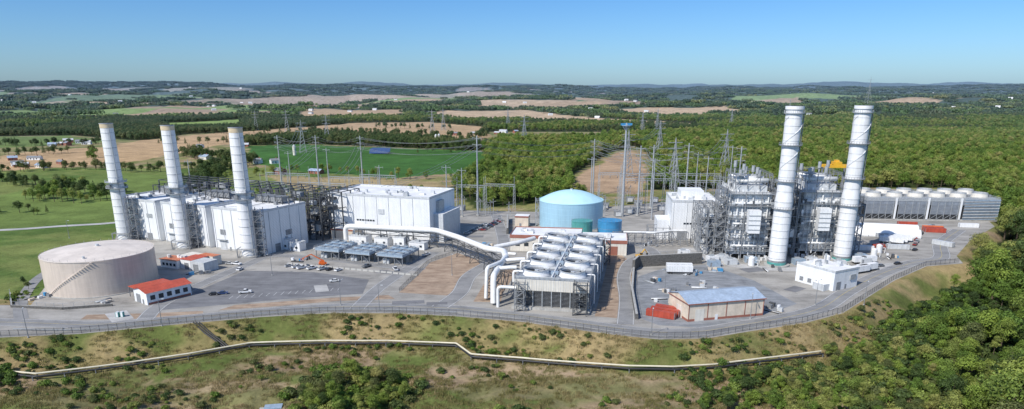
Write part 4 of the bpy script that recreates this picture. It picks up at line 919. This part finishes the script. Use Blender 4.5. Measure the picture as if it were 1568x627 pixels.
# ------------------------------------------------------------------ vegetation
def leaf_material(name,c1,c2,c3):
    m,nt,b=nodes_mat(name); L=nt.links.new
    oi=N(nt,'ShaderNodeObjectInfo'); ge=N(nt,'ShaderNodeNewGeometry'); at=N(nt,'ShaderNodeAttribute',attribute_name='tone')
    cr=N(nt,'ShaderNodeValToRGB'); e=cr.color_ramp.elements; e[0].position=0; e[0].color=(*c1,1); e[1].position=1; e[1].color=(*c3,1); x=e.new(.5); x.color=(*c2,1)
    no=N(nt,'ShaderNodeTexNoise'); no.inputs['Scale'].default_value=.012; no.inputs['Detail'].default_value=3; L(oi.outputs['Location'],no.inputs[0])
    ad=N(nt,'ShaderNodeMath',operation='MULTIPLY_ADD'); ad.inputs[1].default_value=.6; L(oi.outputs['Random'],ad.inputs[0])
    sb=N(nt,'ShaderNodeMapRange'); sb.inputs[1].default_value=.35; sb.inputs[2].default_value=.65; sb.inputs[3].default_value=0; sb.inputs[4].default_value=.5
    L(no.outputs['Fac'],sb.inputs[0]); L(sb.outputs[0],ad.inputs[2]); L(ad.outputs[0],cr.inputs[0])
    mu=N(nt,'ShaderNodeMix',data_type='RGBA',blend_type='MULTIPLY'); mu.inputs[0].default_value=1; L(cr.outputs[0],mu.inputs[6]); L(at.outputs['Color'],mu.inputs[7])
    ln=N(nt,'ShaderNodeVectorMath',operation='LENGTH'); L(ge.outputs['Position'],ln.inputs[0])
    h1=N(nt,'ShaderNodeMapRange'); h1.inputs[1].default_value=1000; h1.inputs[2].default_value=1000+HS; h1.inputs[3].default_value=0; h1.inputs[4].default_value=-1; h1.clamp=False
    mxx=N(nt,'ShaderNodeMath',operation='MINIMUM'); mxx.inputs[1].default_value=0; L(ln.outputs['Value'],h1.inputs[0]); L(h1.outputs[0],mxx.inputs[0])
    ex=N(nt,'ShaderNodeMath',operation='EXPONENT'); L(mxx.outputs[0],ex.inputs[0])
    mh=N(nt,'ShaderNodeMix',data_type='RGBA'); mh.inputs[6].default_value=(*(HAZE_TINT*1.2),1); L(ex.outputs[0],mh.inputs[0]); L(mu.outputs[2],mh.inputs[7])  # painted distance haze mixed into the leaf base colour by position
    L(mh.outputs[2],b.inputs['Base Color']); b.inputs['Roughness'].default_value=.6; b.inputs['Specular IOR Level'].default_value=.25
    out=[n for n in nt.nodes if n.type=='OUTPUT_MATERIAL'][0]; tr=N(nt,'ShaderNodeBsdfTranslucent'); ms=N(nt,'ShaderNodeMixShader'); ms.inputs[0].default_value=.28
    L(mh.outputs[2],tr.inputs[0]); L(b.outputs[0],ms.inputs[1]); L(tr.outputs[0],ms.inputs[2]); L(ms.outputs[0],out.inputs[0]); return m
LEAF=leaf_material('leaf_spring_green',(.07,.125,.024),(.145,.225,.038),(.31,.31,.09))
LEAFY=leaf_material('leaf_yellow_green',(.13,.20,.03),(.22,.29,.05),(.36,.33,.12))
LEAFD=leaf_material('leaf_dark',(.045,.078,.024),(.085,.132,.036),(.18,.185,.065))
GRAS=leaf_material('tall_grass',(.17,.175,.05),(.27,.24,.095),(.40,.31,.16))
def leaves(rng,lobes,n,size):
    V=[];T=[]
    tot=sum(l[1][0]*l[1][1]+l[1][0]*l[1][2] for l in lobes)
    for c,rd,tone in lobes:
        k=max(4,int(n*(rd[0]*rd[1]+rd[0]*rd[2])/tot))
        d=rng.normal(size=(k,3)); d/=np.linalg.norm(d,axis=1)[:,None]; d[:,2]=np.where(d[:,2]<-.35,-d[:,2],d[:,2])
        rr_=(.72+.38*rng.random((k,1))); p=np.array(c)+d*np.array(rd)*rr_
        nrm=d+rng.normal(size=(k,3))*.42; nrm/=np.linalg.norm(nrm,axis=1)[:,None]
        a=np.cross(nrm,rng.normal(size=(k,3))); a/=np.linalg.norm(a,axis=1)[:,None]; b_=np.cross(nrm,a)
        s_=size*(.6+.8*rng.random((k,1)))
        q=np.stack([p-a*s_*.5,p+b_*s_*.35,p+a*s_*.5,p-b_*s_*.35],1)
        V.append(q.reshape(-1,3)); T.append(np.repeat(tone*(.8+.4*rng.random(k)),4))
    return np.concatenate(V),np.concatenate(T)
def make_proto(name,parts,leafmat,coll):
    V,T=parts['leaves']; mb=parts.get('mb'); nq=len(V)//4; faces=[(4*i,4*i+1,4*i+2,4*i+3) for i in range(nq)]
    wood=mb.v if mb else []; off=len(V)
    me=bpy.data.meshes.new(name); allf=faces+([[off+a for a in f] for f in mb.f] if mb else [])
    me.from_pydata([tuple(v) for v in V]+list(wood),[],allf); me.materials.append(leafmat); me.materials.append(BARK)
    me.polygons.foreach_set('material_index',[0]*nq+[1]*(len(allf)-nq))
    ca=me.color_attributes.new('tone','FLOAT_COLOR','POINT'); tt=np.concatenate([T,np.ones(len(wood))]); ca.data.foreach_set('color',np.repeat(tt,4).astype('f'))
    me.update(); o=bpy.data.objects.new(name,me); coll.objects.link(o); return o
def decid(seed,h=15,r_=5.2,n=1300,size=.75):
    rng=np.random.default_rng(seed); lobes=[]; mb=MB()
    mb.cyl(0,0,-1,h*.5,.35,BARK,r1=.2,seg=7,cap=False)
    for k in range(13):
        a=rng.random()*6.28; rad=r_*.62*math.sqrt(rng.random()); z=h*(.38+.42*rng.random()); rad*=1-.35*max(0,(z/h-.6)/.3)
        lr=r_*(.34+.2*rng.random()); c=(rad*math.cos(a),rad*math.sin(a),z); lobes.append((c,(lr,lr,lr*.8),.65+.7*rng.random()))
        if k<7: mb.tube((0,0,h*.3+k*.3),(c[0]*.9,c[1]*.9,c[2]),.1,BARK,5)
    lobes.append(((0,0,h*.84),(r_*.42,r_*.42,r_*.36),1.15)); return dict(leaves=leaves(rng,lobes,n,size),mb=mb)
def bush(seed,n=380,size=.42):
    rng=np.random.default_rng(seed); lobes=[]
    for k in range(6): a=rng.random()*6.28; q=1.0*rng.random(); l=.7+.5*rng.random(); lobes.append(((q*math.cos(a),q*math.sin(a),.5+.7*rng.random()),(l,l,l*.85),.75+.5*rng.random()))
    mb=MB()
    for k in range(4): mb.tube((0,0,-.2),(lobes[k][0][0],lobes[k][0][1],lobes[k][0][2]),.05,BARK,4)
    return dict(leaves=leaves(rng,lobes,n,size),mb=mb)
def tuft(seed,n=60):
    rng=np.random.default_rng(seed); p=rng.normal(size=(n,3))*[.7,.7,0]; a=rng.random(n)*6.28; hh=.35+.5*rng.random(n); w_=.07
    dx=np.stack([np.cos(a),np.sin(a),0*a],1); up=np.stack([rng.normal(size=n)*.2,rng.normal(size=n)*.2,hh],1)
    q=np.stack([p-dx*w_,p+dx*w_,p+dx*w_*.3+up,p-dx*w_*.3+up],1); return dict(leaves=(q.reshape(-1,3),np.repeat(.75+.5*rng.random(n),4)))
def conifer(seed,h=15):
    rng=np.random.default_rng(seed); lobes=[]
    for k in range(16): z=h*(.12+.85*k/16); r_=3*(1-k/17)+.3; lobes.append(((rng.normal()*.2,rng.normal()*.2,z),(r_,r_,.9),.8+.4*rng.random()))
    mb=MB(); mb.cyl(0,0,-1,h*.95,.25,BARK,r1=.05,seg=6,cap=False); return dict(leaves=leaves(rng,lobes,900,.6),mb=mb)
def clump(seed):
    rng=np.random.default_rng(seed); lobes=[]
    for k in range(26):
        a=rng.random()*6.28; q=36*math.sqrt(rng.random()); h=9+8*rng.random(); l=5+2.5*rng.random()
        lobes.append(((q*math.cos(a),q*math.sin(a),h*.5),(l,l,h*.55),.7+.6*rng.random()))
    return dict(leaves=leaves(rng,lobes,26*55,4.0))
def coll(name): return bpy.data.collections.new(name)
cA=coll('deciduous_trees'); [make_proto('deciduous_tree',decid(30+i,h=rf.uniform(13,17),r_=rf.uniform(4.4,6)),LEAF if i<5 else LEAFY,cA) for i in range(6)]
cN=coll('near_trees'); [make_proto('deciduous_tree',decid(130+i,h=rf.uniform(11,18),r_=rf.uniform(4,6.5),n=2400,size=.55),(LEAF,LEAFY,LEAF,LEAFY,LEAF,LEAFD,LEAF,LEAFY)[i],cN) for i in range(8)]
cD=coll('dark_trees'); [make_proto('deciduous_tree',decid(60+i,h=rf.uniform(12,16),r_=rf.uniform(4.4,5.6)),LEAFD,cD) for i in range(4)]; [make_proto('conifer_tree',conifer(70+i),LEAFD,cD) for i in range(1)]
cB=coll('shrubs_protos'); [make_proto('shrub',bush(80+i),LEAF if i%2 else LEAFD,cB) for i in range(4)]
cG=coll('grass_protos'); [make_proto('grass_tuft',tuft(180+i),GRAS,cG) for i in range(3)]
cC=coll('woodland_clumps'); [make_proto('woodland_clump',clump(90+i),LEAFD if i%2 else LEAF,cC) for i in range(4)]
def scatter(name,pts,scales,c):
    me=bpy.data.meshes.new(name); me.vertices.add(len(pts)); me.vertices.foreach_set('co',np.asarray(pts,'f').ravel())
    at=me.attributes.new('s','FLOAT','POINT'); at.data.foreach_set('value',np.asarray(scales,'f')); me.update()
    o=bpy.data.objects.new(name,me); COL.objects.link(o)
    g=bpy.data.node_groups.new(name+'_scatter','GeometryNodeTree'); g.interface.new_socket('Geometry',in_out='INPUT',socket_type='NodeSocketGeometry'); g.interface.new_socket('Geometry',in_out='OUTPUT',socket_type='NodeSocketGeometry')
    n=g.nodes.new; i=n('NodeGroupInput');ou=n('NodeGroupOutput');ip=n('GeometryNodeInstanceOnPoints');ci=n('GeometryNodeCollectionInfo')
    ci.inputs['Collection'].default_value=c; ci.inputs['Separate Children'].default_value=True; ci.inputs['Reset Children'].default_value=True
    rv_=n('FunctionNodeRandomValue'); rv_.data_type='FLOAT_VECTOR'; rv_.inputs[0].default_value=(0,0,0); rv_.inputs[1].default_value=(0,0,6.283)
    na=n('GeometryNodeInputNamedAttribute'); na.data_type='FLOAT'; na.inputs['Name'].default_value='s'
    ip.inputs['Pick Instance'].default_value=True; l=g.links.new
    l(i.outputs[0],ip.inputs['Points']); l(ci.outputs[0],ip.inputs['Instance']); l(rv_.outputs[0],ip.inputs['Rotation']); l(na.outputs['Attribute'],ip.inputs['Scale']); l(ip.outputs[0],ou.inputs[0])
    md=o.modifiers.new('scatter','NODES'); md.node_group=g; return o
def jgrid(x0,x1,y0,y1,sp):
    xs=np.arange(x0,x1,sp);ys=np.arange(y0,y1,sp); X,Y=np.meshgrid(xs,ys); X=X+RNG.uniform(-.45,.45,X.shape)*sp; Y=Y+RNG.uniform(-.45,.45,Y.shape)*sp; return X.ravel(),Y.ravel()
def padm(x,y,mn):
    return (~inpoly(x,y,PAD))&(segd(x,y,PAD)>mn)
def mk(name,x,y,s,c,dz=0):
    z=H(x,y)+dz; return scatter(name,np.stack([x,y,z],1),s,c)
# right-hand woodland: near part (large varied trees) and the rest
x,y=jgrid(90,620,60,470,6.6); m=inpoly(x,y,FOREST[0])&(np.abs(x)<.95*y+90); x,y=x[m],y[m]; m=padm(x,y,5)&(segd(x,y,PL,False)>6); x,y=x[m],y[m]
e=ss(0,50,segd(x,y,[(100,190),(122,225),(141,252),(158,276),(186,300)],False)); gp_=fbm(x/26,y/26,3); m=(gp_>.36)|(e<.3); s=RNG.uniform(.5,1.35,len(x))*(.32+.68*e)*(.8+.5*ss(.45,.65,gp_)); mk('woodland',x[m],y[m],s[m],cN)
xb,yb=jgrid(95,420,120,400,4.5); m=inpoly(xb,yb,FOREST[0])&padm(xb,yb,3)&(np.abs(xb)<.95*yb+40); xb,yb=xb[m],yb[m]; mk('shrubs',xb,yb,RNG.uniform(.8,2.2,len(xb)),cB)
x,y=jgrid(90,1750,470,1600,7.8); m=inpoly(x,y,FOREST[0])&(np.abs(x)<.95*y+90); x,y=x[m],y[m]; m=padm(x,y,6); x,y=x[m],y[m]
mk('woodland',x,y,RNG.uniform(.55,1.25,len(x)),cA)
for idx,(poly,c,nm) in enumerate(((FOREST[1],cA,'woodland'),(FOREST[2],cD,'woodland'),(FOREST[3],cD,'woodland'))):
    xs=[p[0] for p in poly];ys=[p[1] for p in poly]; x,y=jgrid(min(xs),max(xs),min(ys),max(ys),8.5); m=inpoly(x,y,poly)&(field_id(x,y)<0); x,y=x[m],y[m]; mk(nm,x,y,RNG.uniform(.7,1.15,len(x)),c)
x,y=jgrid(-2300,2300,1000,2400,12.5); m=(np.abs(x)<.9*y)&is_forest(x,y)
for p in FOREST: m&=~inpoly(x,y,p)
x,y=x[m],y[m]; k=fbm(x/200,y/200,3)>.46; mk('distant_woodland',x[k],y[k],RNG.uniform(.7,1.2,k.sum()),cA); mk('distant_woodland',x[~k],y[~k],RNG.uniform(.7,1.2,(~k).sum()),cD)
x,y=jgrid(-8500,8500,2400,11500,66); m=(np.abs(x)<.85*y)&is_forest(x,y)&(fbm(x/300,y/300,3)>.3); x,y=x[m],y[m]; mk('distant_woodland',x,y,RNG.uniform(.6,1.2,len(x)),cC)
def row(pts,sp,c,w=6,s0=.6,s1=1,name='tree_row'):
    X=[];Y=[]
    for a,b_ in zip(pts[:-1],pts[1:]):
        l=math.hypot(b_[0]-a[0],b_[1]-a[1])
        for k in range(int(l/sp)): t_=(k+rf.random())/(l/sp); X.append(a[0]+(b_[0]-a[0])*t_+rf.uniform(-w,w)); Y.append(a[1]+(b_[1]-a[1])*t_+rf.uniform(-w,w))
    X=np.array(X);Y=np.array(Y); mk(name,X,Y,RNG.uniform(s0,s1,len(X)),c)
row([(-640,800),(-560,770),(-480,800),(-420,760),(-350,800),(-313,728)],5,cD,9,.5,.95)
row([(-520,700),(-440,640),(-380,600),(-330,600)],4,cD,12,.5,.95)
row([(-400,640),(-405,575),(-350,555),(-335,575)],4,cA,9,.4,.9)
row([(-460,990),(-440,940),(-330,870),(-327,760),(-300,655),(-290,600)],3,cD,13,.6,1.1)
row([(-300,700),(-220,770),(-130,712),(-60,700)],9,cA,6,.4,.8)
row([(-130,1000),(-100,1010),(-60,990)],7,cD,7,.5,.9)
row([(-230,600),(-160,600),(-60,600),(-40,570)],6,cA,8,.3,.6)
row([(-900,1000),(-700,960),(-640,1000)],6,cD,12,.7,1.1); row([(-1100,1300),(-800,1150),(-700,1190)],7,cD,12,.7,1.1)
row([(-640,1500),(-420,1560),(-180,1400),(-60,1300),(-57,1793)],9,cD,10,.7,1.1)
row([(-460,2060),(-245,2150),(-57,1800)],9,cD,14,.8,1.2); row([(-350,1800),(-250,1700),(-120,1700)],12,cD,14,.8,1.1)
row([(-620,1200),(-500,1180),(-480,1300)],14,cD,8,.6,1.0)
row([(-560,640),(-500,560),(-420,520),(-350,500)],7,cD,16,.4,.9)
for (x_,y_,s_,c_) in ((-516,857,1.5,cA),(-440,560,.9,cD),(-300,520,.5,cA),(-350,500,.45,cA),(-255,600,.7,cD),(-560,930,1.3,cD),(-322,560,1.1,cD),(-336,566,1.0,cD),(-225,305,.3,cD),(-232,312,.35,cD)):
    inst(c_.objects[rf.randrange(4)],(x_,y_,0),rf.random()*6,s_)
x,y=jgrid(-330,190,120,300,2.2)
m=padm(x,y,3); x,y=x[m],y[m]; d=segd(x,y,PAD); nn=fbm(x/13,y/9,4); pr=np.where(d<20,.9,.55)*np.where(d<20,ss(.45,.60,nn),ss(.54,.68,nn)); m=(RNG.random(len(x))<pr)&(segd(x,y,PL,False)>2.5); x,y=x[m],y[m]
mk('shrubs',x,y,RNG.uniform(.25,1.15,len(x))**1.5,cB)
x,y=jgrid(-330,150,165,275,1.9); m=padm(x,y,1); x,y=x[m],y[m]; m=(RNG.random(len(x))<.15+.75*ss(.35,.6,fbm(x/9,y/6,3)))&(np.abs(x)<.85*y+10); x,y=x[m],y[m]
mk('tall_grass',x,y,RNG.uniform(.5,1.4,len(x)),cG)
def thick(cx,cy,rx,ry,n,c,s0,s1,nm='thicket'):
    a=RNG.random(n)*6.28; q=RNG.random(n)**.65; x=cx+rx*q*np.cos(a); y=cy+ry*q*np.sin(a); mk(nm,x,y,RNG.uniform(s0,s1,n),c)
thick(-52,208,17,15,60,cN,.22,.55); thick(-54,212,24,20,200,cB,.5,1.7)
thick(10,183,80,7,55,cN,.2,.42); thick(0,187,90,9,260,cB,.5,1.5); thick(-180,221,10,6,24,cB,.8,1.9); thick(-186,190,14,8,20,cN,.25,.45)
thick(95,208,32,18,80,cN,.2,.5); thick(100,217,36,18,240,cB,.5,1.7); thick(130,235,13,12,50,cN,.2,.5)
thick(-237,345,5,14,14,cA,.18,.32); thick(-120,205,26,12,60,cB,.4,1.2)
# ------------------------------------------------------------------ light, sky, camera
w_=bpy.data.worlds.new('World'); scene.world=w_; w_.use_nodes=True; nt=w_.node_tree
sk=nt.nodes.new('ShaderNodeTexSky'); sk.sky_type='NISHITA'; sk.sun_disc=False
SD=Vector((-.60,-.62,.84)).normalized(); el=math.asin(SD.z); az=math.atan2(SD.x,SD.y)
sk.sun_elevation=el; sk.sun_rotation=az%(2*math.pi); sk.altitude=100; sk.air_density=1.0; sk.dust_density=.6; sk.ozone_density=1.6
tc=nt.nodes.new('ShaderNodeTexCoord'); sp=nt.nodes.new('ShaderNodeSeparateXYZ'); cr=nt.nodes.new('ShaderNodeValToRGB'); mu=nt.nodes.new('ShaderNodeMix'); mu.data_type='RGBA'; mu.blend_type='MULTIPLY'; mu.inputs[0].default_value=1
nt.links.new(tc.outputs['Generated'],sp.inputs[0]); nt.links.new(sp.outputs[2],cr.inputs[0])
e=cr.color_ramp.elements; e[0].position=0; e[0].color=(.49,.74,1.13,1); e[1].position=.5; e[1].color=(.75,.9,1.1,1); k_=e.new(.11); k_.color=(.35,.63,1.02,1)
bg=nt.nodes['Background']; bg.inputs[1].default_value=.13
nt.links.new(sk.outputs[0],mu.inputs[6]); nt.links.new(cr.outputs[0],mu.inputs[7]); nt.links.new(mu.outputs[2],bg.inputs[0])
ld=bpy.data.lights.new('sun','SUN'); ld.energy=4.7; ld.angle=R(.53); ld.color=(1,.955,.89); lo=bpy.data.objects.new('sun',ld); lo.rotation_euler=SD.to_track_quat('Z','Y').to_euler(); COL.objects.link(lo)
cd=bpy.data.cameras.new('camera'); co=bpy.data.objects.new('camera',cd); co.location=(0,0,90); co.rotation_euler=(R(72.5),0,0); cd.sensor_width=36; cd.lens=24; cd.shift_y=.0953; cd.clip_start=1; cd.clip_end=60000; COL.objects.link(co); scene.camera=co
scene.view_settings.view_transform='Standard'; scene.view_settings.look='None'; scene.view_settings.exposure=0
